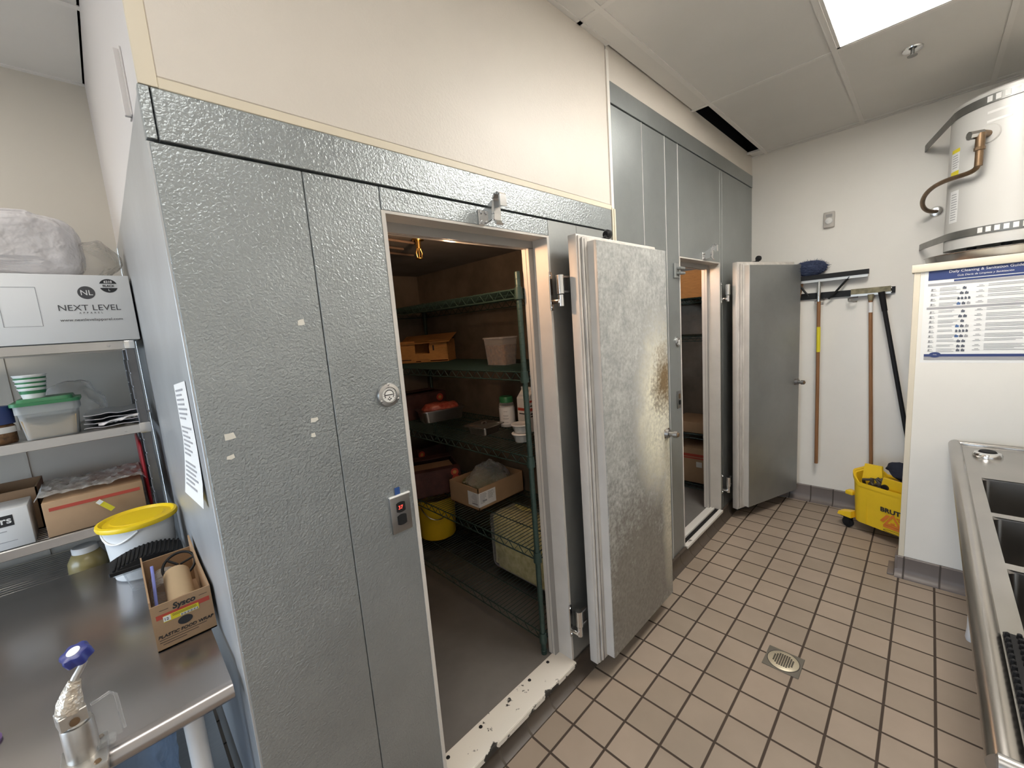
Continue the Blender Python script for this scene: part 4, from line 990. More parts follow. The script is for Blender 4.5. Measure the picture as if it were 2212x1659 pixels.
# ------------------------------------------------------------------ green wire shelving inside the low cooler
def wire_shelves(name, label, x0, x1, y0, y1, zb, zt, levels, mat_, pr=0.0127, step=0.0254, cat='shelving'):
    t = thing(name, label, cat, ((x0+x1)/2, (y0+y1)/2, zb))
    for x in (x0, x1):
        for y in (y0, y1):
            mb = MB().lathe([(0, zb), (pr*1.15, zb), (pr*1.15, zb+0.02), (pr, zb+0.022), (pr, zt), (pr*0.9, zt+0.004), (0, zt+0.005)], (x, y, 0), 18)
            z = zb+0.06
            while z < zt-0.02:
                mb.lathe([(pr*0.99, z), (pr*1.05, z+0.001), (pr*1.05, z+0.003), (pr*0.99, z+0.004)], (x, y, 0), 12, cap=False); z += 0.0254
            obj('post', mb, mat_, t)
    for z in levels:
        mb = MB(); r = 0.0032
        for zz in (z, z-0.038):
            mb.tube([(x0, y0, zz), (x0, y1, zz)], r, 6).tube([(x1, y0, zz), (x1, y1, zz)], r, 6).tube([(x0, y0, zz), (x1, y0, zz)], r, 6).tube([(x0, y1, zz), (x1, y1, zz)], r, 6)
        def zig(a, b_):
            a, b_ = V(a), V(b_); n = max(2, int((b_-a).length/0.034)); pts = []
            for k in range(n+1): pts.append(a.lerp(b_, k/n)+V((0, 0, 0 if k % 2 else -0.038)))
            mb.tube(pts, 0.0022, 5)
        zig((x0, y0+.02, z), (x0, y1-.02, z)); zig((x1, y0+.02, z), (x1, y1-.02, z)); zig((x0+.02, y0, z), (x1-.02, y0, z)); zig((x0+.02, y1, z), (x1-.02, y1, z))
        k = y0+step
        while k < y1-0.01:
            mb.tube([(x0-0.002, k, z+0.003), (x1+0.002, k, z+0.003)], 0.0018, 5); k += step
        for f in (0.33, 0.67):
            x = x0+(x1-x0)*f; mb.tube([(x, y0, z-0.003), (x, y1, z-0.003)], 0.003, 6)
        s_ = obj('wire_deck', mb, mat_, t)
        for x in (x0, x1):
            for y in (y0, y1):
                obj('collar', MB().lathe([(pr*1.06, z-0.045), (pr*1.55, z-0.045), (pr*1.35, z+0.006), (pr*1.06, z+0.006)], (x, y, 0), 16), mat_, s_)
    return t
S1 = (1.832, 1.468, 1.076, 0.609, 0.190)
GX0, GX1, GY0, GY1 = -0.163, 0.345, 0.134, 1.655
wire_shelves('wire_shelving', 'dark green wire shelving unit inside the low cooler', GX0, GX1, GY0, GY1, 0.083, 1.900, S1, 'greenwire')
t = thing('brass_sprinkler', 'brass sprinkler head hanging from the ceiling inside the low cooler', 'sprinkler', (-0.325, 0.62, 2.12))
obj('pipe_stub', MB().cyl((-0.325, 0.62, 2.075), (-0.325, 0.62, 2.118), 0.012, 0.012, 16).lathe([(0, 2.12), (0.03, 2.12), (0.028, 2.113), (0, 2.113)], (-0.325, 0.62, 0)), 'brass', t)
mb = MB()
for s in (-1, 1): mb.tube([(-0.325+s*0.008, 0.62, 2.076), (-0.325+s*0.016, 0.62, 2.055), (-0.325+s*0.012, 0.62, 2.035), (-0.325, 0.62, 2.028)], 0.0035, 8)
mb.lathe([(0, 2.03), (0.018, 2.030), (0.018, 2.027), (0, 2.026)], (-0.325, 0.62, 0), 20).cyl((-0.325, 0.62, 2.03), (-0.325, 0.62, 2.075), 0.004, 0.004, 10)
obj('frame_arms', mb, 'brass', t)
mb = MB()
for y in (0.66, 0.80, 0.93): mb.tube([(-1.15, y-.12, 2.108), (-0.30 if y < .9 else -.16, y, 2.108)], 0.006, 8)
obj('ceiling_conduit', mb, 'conduit', label='thin conduit runs on the dark ceiling inside the low cooler', cat='conduit', origin=(-0.7, 0.75, 2.108))

def Z(l): return S1[l]+0.005
# level 2: torn carton painted lamp-lit orange and a clear tub
z = Z(1)
ang = math.atan2(-0.28, 0.20)
t = thing('torn_carton', 'orange lit torn cardboard carton with an open flap on the second shelf', 'box', (0.172, 1.401, z), ang)
mb = MB(); w2, d2, h2, q = 0.182, 0.085, 0.150, 0.004
mb.box(-w2, -0.055, -d2, -d2+q, 0, h2).box(0.05, w2, -d2, -d2+q, 0.012, h2).box(-0.055, 0.05, -d2, -d2+q, 0.012, 0.060).box(-0.02, 0.05, -d2, -d2+q, 0.0, 0.02)
mb.box(-w2, w2, d2-q, d2, 0, h2).box(-w2, -w2+q, -d2, d2, 0, h2).box(w2-q, w2, -d2, d2, 0, h2).box(-w2, w2, -d2, d2, 0, q)
obj('box_body', mb, 'cardlitorange', t, world=False)
mb = MB().loft([[(-w2+.02, -d2-0.02, h2-0.02), (w2+0.035, -d2-0.055, h2-0.015), (w2+.02, d2, h2+0.040), (-w2, d2, h2+0.030)], [(-w2+.02, -d2-0.02, h2-0.016), (w2+0.035, -d2-0.055, h2-0.011), (w2+.02, d2, h2+0.044), (-w2, d2, h2+0.034)]])
obj('flap', mb, 'cardlitorange', t, world=False)
obj('printed_marks', MB().box(-0.16, -0.09, -d2-0.0006, -d2, 0.018, 0.024).box(0.075, 0.085, -d2-0.0006, -d2, 0.08, 0.115), 'ink', t, world=False)
t = thing('clear_tub', 'clear square tub of brown food on the second shelf', 'tub', (0.055, 0.51, z))
obj('tub_body', MB().rrect(0.0, 0.112, 0.425, 0.590, z+.001, z+0.150, 0.016, 0.018, 0.010, cap=False).rrect(-0.004, 0.116, 0.421, 0.594, z+0.143, z+0.150, 0.02), 'clear', t)
mb = MB().rrect(0.005, 0.107, 0.430, 0.585, z+0.004, z+0.108, 0.014, 0.016, 0.007); mb.jitter(0.002, 40)
obj('contents', mb, 'brownfood', t)
# level 3
z = Z(2)
def dark_box(label, cx, cy, w_, d_, h_, z, rz, circles):
    t = thing('produce_box', label, 'box', (cx, cy, z), rz)
    mb = MB(); q = 0.005
    mb.box(-w_/2, w_/2, -d_/2, -d_/2+q, 0, h_).box(-w_/2, w_/2, d_/2-q, d_/2, 0, h_).box(-w_/2, -w_/2+q, -d_/2, d_/2, 0, h_).box(w_/2-q, w_/2, -d_/2, d_/2, 0, h_).box(-w_/2, w_/2, -d_/2, d_/2, 0, q).box(-w_/2, w_/2, -d_/2, -d_/2+0.06, h_-0.002, h_+.002).box(-w_/2, w_/2, d_/2-0.09, d_/2, h_-0.002, h_+.002)
    obj('box_body', mb, 'carddk', t, world=False)
    obj('inner_flap', MB().box(-w_/2+.02, w_/2-.02, -d_/2+.06, d_/2-.09, h_-0.03, h_-0.026), 'carddark', t, world=False)
    for k, (u, v_) in enumerate(circles):
        mb = MB().lathe([(0, -d_/2-0.001), (0.026, -d_/2-0.001), (0.026, -d_/2)], (u, 0, v_), 20, 'Y')
        p_ = obj('printed_circle', mb, 'red', t, world=False)
        obj('circle_centre', MB().lathe([(0, -d_/2-0.0014), (0.013, -d_/2-0.0014), (0.013, -d_/2-.001)], (u, 0, v_), 16, 'Y'), 'cardlitorange', p_, world=False)
    return t
dark_box('dark printed produce box with red circles at the back of the middle shelf', 0.075, 1.500, 0.40, 0.26, 0.170, z, -0.12, ((-0.16, 0.03), (-0.155, 0.085), (-0.14, 0.135), (0.15, 0.13)))
t = thing('meat_pan', 'steel pan of red wrapped meat on the middle shelf', 'pan', (0.115, 1.225, z), -0.27)
obj('pan_body', MB().rrect(-0.145, 0.145, -0.085, 0.085, 0.001, 0.078, 0.03, 0.03, 0.010, cap=True).rrect(-0.157, 0.157, -0.097, 0.097, 0.074, 0.080, 0.034), 'steel', t, world=False)
mb = MB(); g = bmesh.new(); bmesh.ops.create_icosphere(g, subdivisions=4, radius=1.0)
for v in g.verts: v.co = V((v.co.x*0.135, v.co.y*0.075, 0.080+max(v.co.z, -0.1)*0.042))
mb._merge(g); mb.jitter(0.012, 22, 3)
obj('contents', mb, 'meat', t, world=False)
t = thing('covered_pan', 'small steel pan with a flat lid on the middle shelf', 'pan', (0.022, 0.662, z), 0.10)
obj('pan_body', MB().rrect(-0.070, 0.070, -0.072, 0.072, 0.001, 0.046, 0.02, 0.02, 0.008), 'steel', t, world=False)
l_ = obj('lid', MB().rrect(-0.086, 0.086, -0.086, 0.086, 0.046, 0.051, 0.012).rrect(-0.062, 0.062, -0.062, 0.062, 0.051, 0.055, 0.02, 0.02, -0.008), 'pan', t, world=False)
obj('lid_knob', MB().tube([(-0.018, 0, 0.052), (-0.014, 0, 0.064), (0.014, 0, 0.064), (0.018, 0, 0.052)], 0.004, 8), 'steel', l_, world=False)
t = thing('seasoning_bottle', 'white labelled bottle with a green cap on the middle shelf', 'bottle', (0.205, 0.655, z))
obj('bottle_body', MB().lathe([(0, z), (0.044, z), (0.047, z+0.005), (0.047, z+0.128), (0.043, z+0.142), (0.038, z+0.148), (0, z+0.148)], (0.205, 0.655, 0), 36), 'clear', t)
obj('contents', MB().lathe([(0, z+.002), (0.045, z+0.003), (0.0455, z+0.125), (0, z+0.125)], (0.205, 0.655, 0), 36), 'white', t)
lab = MB().lathe([(0.0474, z+0.018), (0.0474, z+0.118)], (0.205, 0.655, 0), 36, cap=False); obj('label', lab, 'paper', t)
lt = MB()
for k, (dz, w_) in enumerate(((0.095, 0.5), (0.072, 0.7), (0.066, 0.6), (0.055, 0.75), (0.049, 0.7), (0.030, 0.65))):
    a0 = 3.75-w_/2
    lt.loft([[(0.205+0.0478*math.cos(a), 0.655+0.0478*math.sin(a), z+dz+h_) for h_ in (0, 0.002)] for a in [a0+w_*j/6 for j in range(7)]], closed=False, cap=False)
obj('printed_lines', lt, 'greyink', t)
obj('cap', MB().lathe([(0, z+0.148), (0.041, z+0.148), (0.041, z+0.176), (0.037, z+0.182), (0, z+0.182)], (0.205, 0.655, 0), 36), 'green', t)
t = thing('white_carton', 'tall white carton with red print beside the jamb on the middle shelf', 'carton', (0.195, 0.460, z))
obj('carton_body', MB().box(0.160, 0.250, 0.320, 0.415, z, z+0.190, 0.002, 1).prism([(0.160, z+0.190), (0.250, z+0.190), (0.205, z+0.235)], 'Y', 0.321, 0.414).box(0.202, 0.208, 0.321, .414, z+0.230, z+0.250).shift((-0.010, 0.095, 0)), 'white', t)
obj('red_band', MB().box(0.1592, 0.1602, 0.325, 0.410, z+0.120, z+0.136).box(0.164, 0.246, 0.3192, 0.3202, z+0.120, z+0.136).box(0.164, 0.246, 0.3192, 0.3202, z+0.168, z+0.180).shift((-0.010, 0.095, 0)), 'red', t)
obj('printed_lines', MB().box(0.1592, 0.1602, 0.33, 0.40, z+0.100, z+0.106).box(0.166, 0.240, 0.3192, 0.3202, z+0.100, z+0.107).box(0.166, 0.24, 0.3192, 0.3202, z+0.086, z+0.092).box(0.166, 0.24, 0.3192, 0.3202, z+0.146, z+0.152).shift((-0.010, 0.095, 0)), 'ink', t)
for k, (x, y, zz, lab) in enumerate(((0.005, 0.345, 0.0, 'lower white deli cup of the stack beside the shelf post'), (0.005, 0.345, 0.0475, 'upper white deli cup of the stack beside the shelf post'), (0.055, 0.235, 0.0, 'white deli cup half hidden by the door jamb'))):
    t = thing('deli_cup', lab, 'cup', (x, y, z+zz), group='white deli cups on the middle shelf')
    obj('cup_body', MB().lathe([(0, 0.0005), (0.036, 0.0005), (0.047, 0.038), (0.050, 0.038), (0.050, 0.041)], (0, 0, 0), 32), 'milky', t, world=False)
    mb = MB().lathe([(0, .002), (0.034, 0.002), (0.044, 0.034), (0, 0.036)], (0, 0, 0), 24); mb.jitter(0.0025, 60, k)
    obj('contents', mb, 'paper', t, world=False)
    obj('lid', MB().lathe([(0, 0.041), (0.0525, 0.0405), (0.053, 0.044), (0.050, 0.047), (0.044, 0.0455), (0, 0.0455)], (0, 0, 0), 32), 'white', t, world=False)
# level 4
z = Z(3)
t = thing('greens_box', 'brown box with a white corner label and bagged greens on the fourth shelf', 'box', (0.145, 0.83, z))
mb = MB(); q = 0.005; a0, a1, b0, b1, h_ = -0.045, 0.335, 0.690, 0.972, 0.135
mb.box(a0, a1, b0, b0+q, z, z+h_).box(a0, a1, b1-q, b1, z, z+h_).box(a0, a0+q, b0, b1, z, z+h_).box(a1-q, a1, b0, b1, z, z+h_).box(a0, a1, b0, b1, z, z+q)
obj('box_body', mb, 'card', t)
obj('address_label', MB().box(a0-0.0008, a0, b0-0.0008, b0+0.098, z+0.022, z+0.108).box(a0-0.0008, a0+0.135, b0-0.0008, b0, z+0.022, z+0.108), 'paper', t)
ink = MB()
for k in range(8):
    ink.box(a0+0.012, a0+0.012+random.uniform(.03, .055), b0-0.0014, b0-0.0008, z+0.098-k*0.008, z+0.1005-k*0.008)
    ink.box(a0+0.075, a0+0.075+random.uniform(.03, .05), b0-0.0014, b0-0.0008, z+0.098-k*0.006, z+0.0998-k*0.006)
    ink.box(a0-0.0014, a0-0.0008, b0+0.012, b0+0.012+random.uniform(.02, .06), z+0.098-k*0.008, z+0.1-k*0.008)
ink.box(a0+.03, a0+.062, b0-0.0016, b0-0.0008, z+0.048, z+0.058).box(a0-0.0016, a0-0.0008, b0+0.01, b0+0.06, z+0.034, z+0.042)
obj('label_print', ink, 'greyink', t)
mb = MB(); g = bmesh.new(); bmesh.ops.create_icosphere(g, subdivisions=4, radius=1.0)
for v in g.verts: v.co = V((v.co.x*0.17, v.co.y*0.12, v.co.z*0.075))
mb._merge(g); mb.jitter(0.028, 14, 2).jitter(0.012, 40, 6).shift((0.145, 0.83, z+0.092))
obj('greens', mb, 'greens', t)
mb = MB(); g = bmesh.new(); bmesh.ops.create_icosphere(g, subdivisions=5, radius=1.0)
for v in g.verts:
    s_ = max(0, v.co.z); v.co = V((v.co.x*0.165*(1-0.55*s_)+s_*-0.02, v.co.y*0.125*(1-.5*s_)-0.05*s_, v.co.z*0.06 if v.co.z < 0 else v.co.z*0.135))
mb._merge(g); mb.jitter(0.022, 12, 9).jitter(0.008, 38, 4).shift((0.15, 0.83, z+0.120))
obj('bag', mb, 'film', t)
dark_box('dark produce box with round prints left of the greens box', 0.020, 1.275, 0.34, 0.36, 0.165, z, -0.42, ((0.13, 0.04), (0.135, 0.09), (0.13, 0.135)))
dark_box('dark produce box at the far back of the fourth shelf', 0.20, 1.585, 0.26, 0.13, 0.20, z, 0.0, ((-0.09, 0.16),))
# level 5
z = Z(4)
t = thing('chunk_bag', 'large clear bag of pale yellow chunks on the lowest shelf', 'bag', (0.17, 0.51, z))
mb = MB(); g = bmesh.new(); bmesh.ops.create_cube(g, size=1.0); bmesh.ops.bevel(g, geom=list(g.edges), offset=0.12, segments=4, affect='EDGES', profile=0.5)
bmesh.ops.subdivide_edges(g, edges=list(g.edges), cuts=2, use_grid_fill=True)
for v in g.verts: v.co = V((0.175+v.co.x*0.20, 0.515+v.co.y*0.44, z+0.180+v.co.z*0.355))
mb._merge(g); mb.jitter(0.018, 16, 5).jitter(0.010, 50, 2)
for v in mb.bm.verts: v.co.z = min(max(v.co.z, z+0.001), S1[3]-0.045)
obj('contents', mb, 'paleyellow', t)
mb = MB(); g = bmesh.new(); bmesh.ops.create_cube(g, size=1.0); bmesh.ops.bevel(g, geom=list(g.edges), offset=0.12, segments=4, affect='EDGES', profile=0.5)
for v in g.verts: v.co = V((0.175+v.co.x*0.232, 0.515+v.co.y*0.475, z+0.1815+v.co.z*0.361))
mb._merge(g)
obj('bag', mb, 'clear', t)
t = thing('yellow_bucket', 'yellow plastic bucket in the dark at the far end of the lowest shelf', 'bucket', (0.105, 1.395, z))
obj('bucket_body', MB().lathe([(0, z), (0.125, z), (0.130, z+0.006), (0.148, z+0.290), (0.156, z+0.292), (0.156, z+0.304), (0.145, z+0.304), (0.142, z+0.292), (0.124, z+0.02), (0, z+0.014)], (0.105, 1.395, 0), 40), 'yellowmop', t)
obj('bail_handle', MB().tube([(0.105-0.155*math.cos(a)*0.85-0.06*math.sin(a), 1.395-0.150*math.sin(a), z+0.275-0.10*math.sin(a)) for a in [k/14*PI for k in range(15)]], 0.004, 8), 'steel', t)

# ------------------------------------------------------------------ inside the tall cooler
S2 = (0.130, 0.600, 1.470, 1.800)
wire_shelves('wire_shelving', 'dark wire shelving seen through the doorway of the tall cooler', 2.17, 2.575, 0.150, 1.45, 0.083, 2.10, S2, 'greenwire', step=0.03)
t = carton('food_carton', 'brown carton with red print on the lowest shelf of the tall cooler', 'box', (2.36, 0.35, S2[0]+0.006), (0.33, 0.34, 0.325), 0.02)
obj('red_print', MB().box(-0.1658, -0.165, -0.14, 0.10, 0.245, 0.270).box(-0.1658, -0.165, -0.14, 0.12, 0.225, 0.237), 'red', t, world=False)
obj('paper_label', MB().box(-0.1658, -0.165, -0.08, -0.03, 0.15, 0.20), 'tapewhite', t, world=False)
t = carton('food_carton', 'low tan carton on the second shelf of the tall cooler', 'box', (2.36, 0.36, S2[1]+0.006), (0.34, 0.36, 0.100), 0.0)
t = carton('food_carton', 'orange lit carton on the top shelf of the tall cooler', 'box', (2.36, 0.36, S2[3]+0.006), (0.36, 0.36, 0.230), 0.03, 'cardlitorange')

# ------------------------------------------------------------------ back wall: chime, tool rack, tools
t = thing('wall_chime', 'small pale wall box with a dark horn slot high on the back wall', 'wall box', (XB, -0.540, 2.308))
obj('box_body', MB().box(XB-0.030, XB-0.0005, -0.574, -0.506, 2.250, 2.366, 0.006), 'chimegrey', t)
obj('cover', MB().lathe([(0.024, XB-0.030), (0.022, XB-0.038), (0.012, XB-0.044), (0, XB-0.046)], (0, -0.540, 2.298), 24, 'X'), 'white', t)
obj('slot', MB().box(XB-0.0312, XB-0.0295, -0.560, -0.520, 2.326, 2.348), 'jamb_dark', t)

def pole(p0, p1, r, mat_, root, name='pole'): return obj(name, MB().tube([p0, p1], r, 14), mat_, root)
XW = XB-0.018
t = thing('tool_rack', 'long black metal tool rack screwed to the back wall', 'tool rack', (XB, -0.65, 1.76))
rk = MB().loft([[(XB-0.020, -0.340, 1.712), (XB-0.001, -0.340, 1.712), (XB-0.001, -0.340, 1.762), (XB-0.020, -0.340, 1.762)], [(XB-0.020, -0.937, 1.712), (XB-0.001, -0.937, 1.712), (XB-0.001, -0.937, 1.757), (XB-0.020, -0.937, 1.757)]])
obj('rail', rk, 'black', t)
for y in (-0.916,):
    for zz in (1.722, 1.748): obj('screw', MB().lathe([(0, -0.024), (0.004, -0.023), (0.005, -0.019)], (0, 0, 0), 10, 'X').shift((XB, y, zz)), 'chrome', t)
for y in (-0.495, -0.700):
    obj('spring_hook', MB().tube([(XB-0.020, y-0.028, 1.712), (XB-0.030, y-0.028, 1.700), (XB-0.046, y+0.005, 1.700), (XB-0.062, y+0.022, 1.694), (XB-0.066, y+0.020, 1.676), (XB-0.060, y-0.010, 1.668), (XB-0.052, y-0.028, 1.668)], 0.0055, 8), 'plate', t)

t = thing('floor_squeegee', 'black floor squeegee with wooden handle hung head up, leftmost tool on the rack', 'squeegee', (XB-0.07, -0.50, 0.36))
pole((XB-0.075, -0.508, 0.362), (XB-0.066, -0.496, 1.700), 0.0125, 'wood', t, 'handle')
obj('handle_label', MB().tube([(XB-0.0707, -0.5015, 1.29), (XB-0.069, -0.4995, 1.49)], 0.0131, 16, cap=False), 'yellowlabel', t)
obj('ferrule', MB().tube([(XB-0.066, -0.496, 1.690), (XB-0.0655, -0.495, 1.80), (XB-0.0655, -0.495, 1.845)], [0.0145, 0.0135, 0.010], 16), 'chrome', t)
def bar(p0, p1, h, dx, mb=None):
    mb = mb or MB(); return mb.loft([[(p[0]-dx, p[1], p[2]), (p[0], p[1], p[2]), (p[0], p[1], p[2]+h), (p[0]-dx, p[1], p[2]+h)] for p in (p0, p1)])
obj('blade', bar((XB-0.055, -0.345, 1.862), (XB-0.055, -0.792, 1.864), 0.036, 0.022), 'black', t)
obj('blade_channel', bar((XB-0.062, -0.352, 1.842), (XB-0.062, -0.786, 1.845), 0.022, 0.008), 'cleanblade', t)
obj('brace', MB().tube([(XB-0.064, -0.680, 1.858), (XB-0.060, -0.585, 1.735), (XB-0.060, -0.555, 1.705)], 0.0075, 8), 'black', t)
obj('brace', MB().tube([(XB-0.064, -0.345, 1.860), (XB-0.060, -0.425, 1.740)], 0.0075, 8), 'black', t)

t = thing('duster_brush', 'bushy dark blue brush head showing above the squeegee beside the open door', 'brush', (XB-0.10, -0.45, 1.90))
mb = MB(); g = bmesh.new(); bmesh.ops.create_icosphere(g, subdivisions=5, radius=1.0)
for v in g.verts:
    n_ = noise.noise(v.co*9)*0.10+noise.noise(v.co*26)*0.12; q = v.co*(1+n_)
    v.co = V((XB-0.062+q.x*0.048, -0.435+math.copysign(abs(q.y)**0.75, q.y)*0.105, 1.955+q.z*0.057))
mb._merge(g); obj('brush_core', mb, 'bluebristle', t)
mb = MB()
for k in range(420):
    a, b_ = random.uniform(0, 2*PI), random.uniform(-0.5, 1)
    d_ = V((math.cos(a)*math.sqrt(1-b_*b_), math.sin(a)*math.sqrt(1-b_*b_), b_)); c_ = V((XB-0.062, -0.435, 1.955))
    p0 = c_+V((d_.x*0.045, d_.y*0.09, d_.z*0.045)); p1 = c_+V((d_.x*0.068, d_.y*0.128, d_.z*0.068))+V((random.uniform(-.01, .01), random.uniform(-.012, .012), random.uniform(-.008, .008)))
    mb.tube([p0, p1], [0.0012, 0.0006], 4)
obj('bristles', mb, 'bluebristle', t, kind='stuff')
obj('handle', MB().tube([(XB-0.022, -0.20, 0.75), (XB-0.035, -0.385, 1.91)], 0.012, 12), 'wood', t)

t = thing('worn_squeegee', 'wooden handled tool with a worn scratched grey head, second from the left on the rack', 'squeegee', (XB-0.05, -0.83, 0.30))
pole((XB-0.062, -0.855, 0.300), (XB-0.055, -0.806, 1.668), 0.0118, 'wood', t, 'handle')
obj('handle_label', MB().tube([(XB-0.0556, -0.8095, 1.58), (XB-0.0552, -0.807, 1.655)], 0.0124, 16, cap=False), 'paper', t)
obj('head_bar', bar((XB-0.026, -0.690, 1.722), (XB-0.026, -0.914, 1.722), 0.040, 0.030), 'worn', t)
obj('blade_channel', bar((XB-0.030, -0.690, 1.706), (XB-0.030, -0.916, 1.708), 0.016, 0.020), 'cleanblade', t)
obj('socket', MB().tube([(XB-0.050, -0.806, 1.66), (XB-0.045, -0.806, 1.712)], [0.013, 0.020], 12), 'worn', t)

t = thing('black_pole', 'black metal pole leaning diagonally from the rack towards the mop bucket', 'pole', (XB-0.08, -1.0, 0.0))
p0, p1 = V((XB-0.085, -0.868, 1.712)), V((XB-0.11, -1.155, 0.012))
pole(p0, p1, 0.0135, 'black', t)
obj('grip', MB().tube([p0+(p0-p1).normalized()*0.012, p0.lerp(p1, 0.075)], [0.019, 0.016], 14), 'rubber', t)

# ------------------------------------------------------------------ mop bucket
bd = V((-0.13, -0.255, 0)).normalized(); rz = math.atan2(bd.y, bd.x)
t = thing('mop_bucket', 'yellow wheeled mop bucket with wringer standing behind the partition end', 'mop bucket', (2.262, -0.757, 0.0), rz)
# local: x along the long side from the visible end, y positive away from the camera
W_, D_, n_ = 0.52, 0.30, 40
def outline(s, z_):
    pts = []
    for cx_, cy_, a0 in ((W_-0.07, D_-0.07, 0), (0.07, D_-0.07, PI/2), (0.07, 0.07, PI), (W_-0.07, 0.07, 1.5*PI)):
        for k in range(9):
            a = a0+PI/2*k/8; pts.append((cx_+0.07*math.cos(a), cy_+0.07*math.sin(a)))
    c_ = (W_/2, D_/2)
    return [V((c_[0]+(x-c_[0])*s, c_[1]+(y-c_[1])*s, z_)) for x, y in pts]
def rimz(p): return 0.292+0.151*abs((p.x-W_*0.5)/(W_*0.5))**1.7
r0 = outline(0.93, 0.082); r1 = outline(0.94, 0.10); r2 = outline(0.995, 0.30); r3 = outline(1.0, 0.3); r4 = outline(0.955, 0.3); r5 = outline(0.90, 0.14)
for p in r2: p.z = rimz(p)-0.03
for p in r3: p.z = rimz(p)
for p in r4: p.z = rimz(p)
obj('bucket_body', MB().loft([r0, r1, r2, r3, r4, r5]), 'yellowmop', t, world=False)
rb = outline(1.02, 0.3); rt = outline(1.025, .3); ri = outline(0.985, .3)
for p in rb: p.z = rimz(p)-0.026
for p in rt: p.z = rimz(p)+0.003
for p in ri: p.z = rimz(p)+0.004
obj('rim', MB().loft([rb, rt, ri, [V((p.x, p.y, p.z-0.025)) for p in ri], rb], cap=False), 'yellowmop', t, world=False)
for x in (0.115, 0.42): obj('body_rib', MB().box(x, x+0.004, 0.003, 0.015, 0.09, 0.29), 'yellowmop', t, world=False)
for sx, sy in ((0, 0), (0, 1), (1, 0), (1, 1)):
    x = -0.028 if sx == 0 else W_+0.028; y = 0.035 if sy == 0 else D_-0.035
    mb = MB().loft([[(x-0.045, y-0.035, 0.088), (x+0.05, y-0.035, 0.088), (x+0.05, y+0.035, 0.088), (x-0.045, y+0.035, 0.088)], [(x-0.040, y-0.03, 0.112), (x+0.045, y-0.03, 0.135), (x+0.045, y+0.03, 0.135), (x-0.04, y+0.03, 0.112)]])
    f_ = obj('caster_foot', mb, 'yellowmop', t, world=False)
    mb = MB().lathe([(0, -0.014), (0.030, -0.014), (0.036, -0.009), (0.036, 0.009), (0.030, 0.014), (0, 0.014)], (x+0.01, y, 0.0365), 26, 'Y').box(x-0.012, x+0.03, y-0.022, y-0.016, 0.03, 0.088, 0.002, 1).box(x-0.012, x+0.03, y+0.016, y+0.022, 0.03, 0.088, 0.002, 1).box(x-.03, x+.03, y-.025, y+.025, .078, .089, .003)
    obj('caster', mb, 'rubber', f_, world=False)
obj('side_lug', MB().box(-0.038, 0.012, 0.02, 0.075, 0.255, 0.285, 0.006), 'yellowmop', t, world=False)
# wringer panels
obj('wringer_panel', MB().loft([[(0.026, 0.085, 0.33), (0.155, 0.105, 0.31), (0.128, 0.128, 0.495), (0.030, 0.112, 0.492)], [(0.026, 0.099, 0.33), (0.155, 0.119, 0.31), (0.128, 0.142, 0.495), (0.030, 0.126, 0.492)]]), 'yellowmop', t, world=False)
obj('wringer_panel', MB().loft([[(0.150, 0.055, 0.250), (0.47, 0.055, 0.250), (0.46, 0.035, 0.445), (0.192, 0.035, 0.452)], [(0.150, 0.069, 0.250), (0.47, 0.069, 0.25), (0.46, 0.050, 0.445), (0.192, 0.050, 0.452)]]), 'yellowmop', t, world=False)
obj('wringer_lever', MB().cyl((0.235, 0.022, 0.352), (0.235, 0.036, 0.352), 0.022, 0.022, 20).box(0.222, 0.248, 0.022, 0.034, 0.31, 0.358, .004), 'yellowmop', t, world=False)
obj('lever_pivot', MB().cyl((0.205, 0.050, 0.385), (0.205, 0.026, 0.385), 0.021, 0.021, 18), 'black', t, world=False)
y_ = 0.0035
mb = text_mb('BRUTE', 0.043, (0.203, 0.0025, 0.226), (1, 0, 0), (0, 0, 1), bold=0.0016, xs=1.1)
def onside(mb_):     # lay flat print on the slightly sloped near side of the bucket
    for v in mb_.bm.verts:
        tz = max(0, min(1, (v.co.z-0.10)/(rimz(v.co)-0.13))); s_ = 0.94+0.055*tz
        v.co.y = D_/2*(1-s_)+v.co.y-0.0045
    return mb_
obj('printed_lettering', onside(mb), 'ink', t, world=False)
mb = MB()
def tri(cx_, cz_, s0, s1):
    o_ = [(cx_+s0*math.cos(a), cz_+s0*math.sin(a)) for a in (PI/2, PI/2+2.0944, PI/2+4.1888)]; i_ = [(cx_+s1*math.cos(a), cz_+s1*math.sin(a)) for a in (PI/2, PI/2+2.0944, PI/2+4.1888)]
    for k in range(3):
        j = (k+1) % 3; mb.loft([[(o_[k][0], 0.002, o_[k][1]), (o_[j][0], 0.002, o_[j][1]), (i_[j][0], 0.002, i_[j][1]), (i_[k][0], 0.002, i_[k][1])], [(o_[k][0], 0.0026, o_[k][1]), (o_[j][0], 0.0026, o_[j][1]), (i_[j][0], 0.0026, i_[j][1]), (i_[k][0], 0.0026, i_[k][1])]])
tri(0.30, 0.163, 0.060, 0.036)
mb.loft([[(0.225, 0.002, 0.150), (0.262, 0.002, 0.205), (0.285, 0.002, 0.205), (0.245, 0.002, 0.145)], [(0.225, 0.0026, 0.150), (0.262, 0.0026, 0.205), (0.285, 0.0026, 0.205), (0.245, 0.0026, 0.145)]])
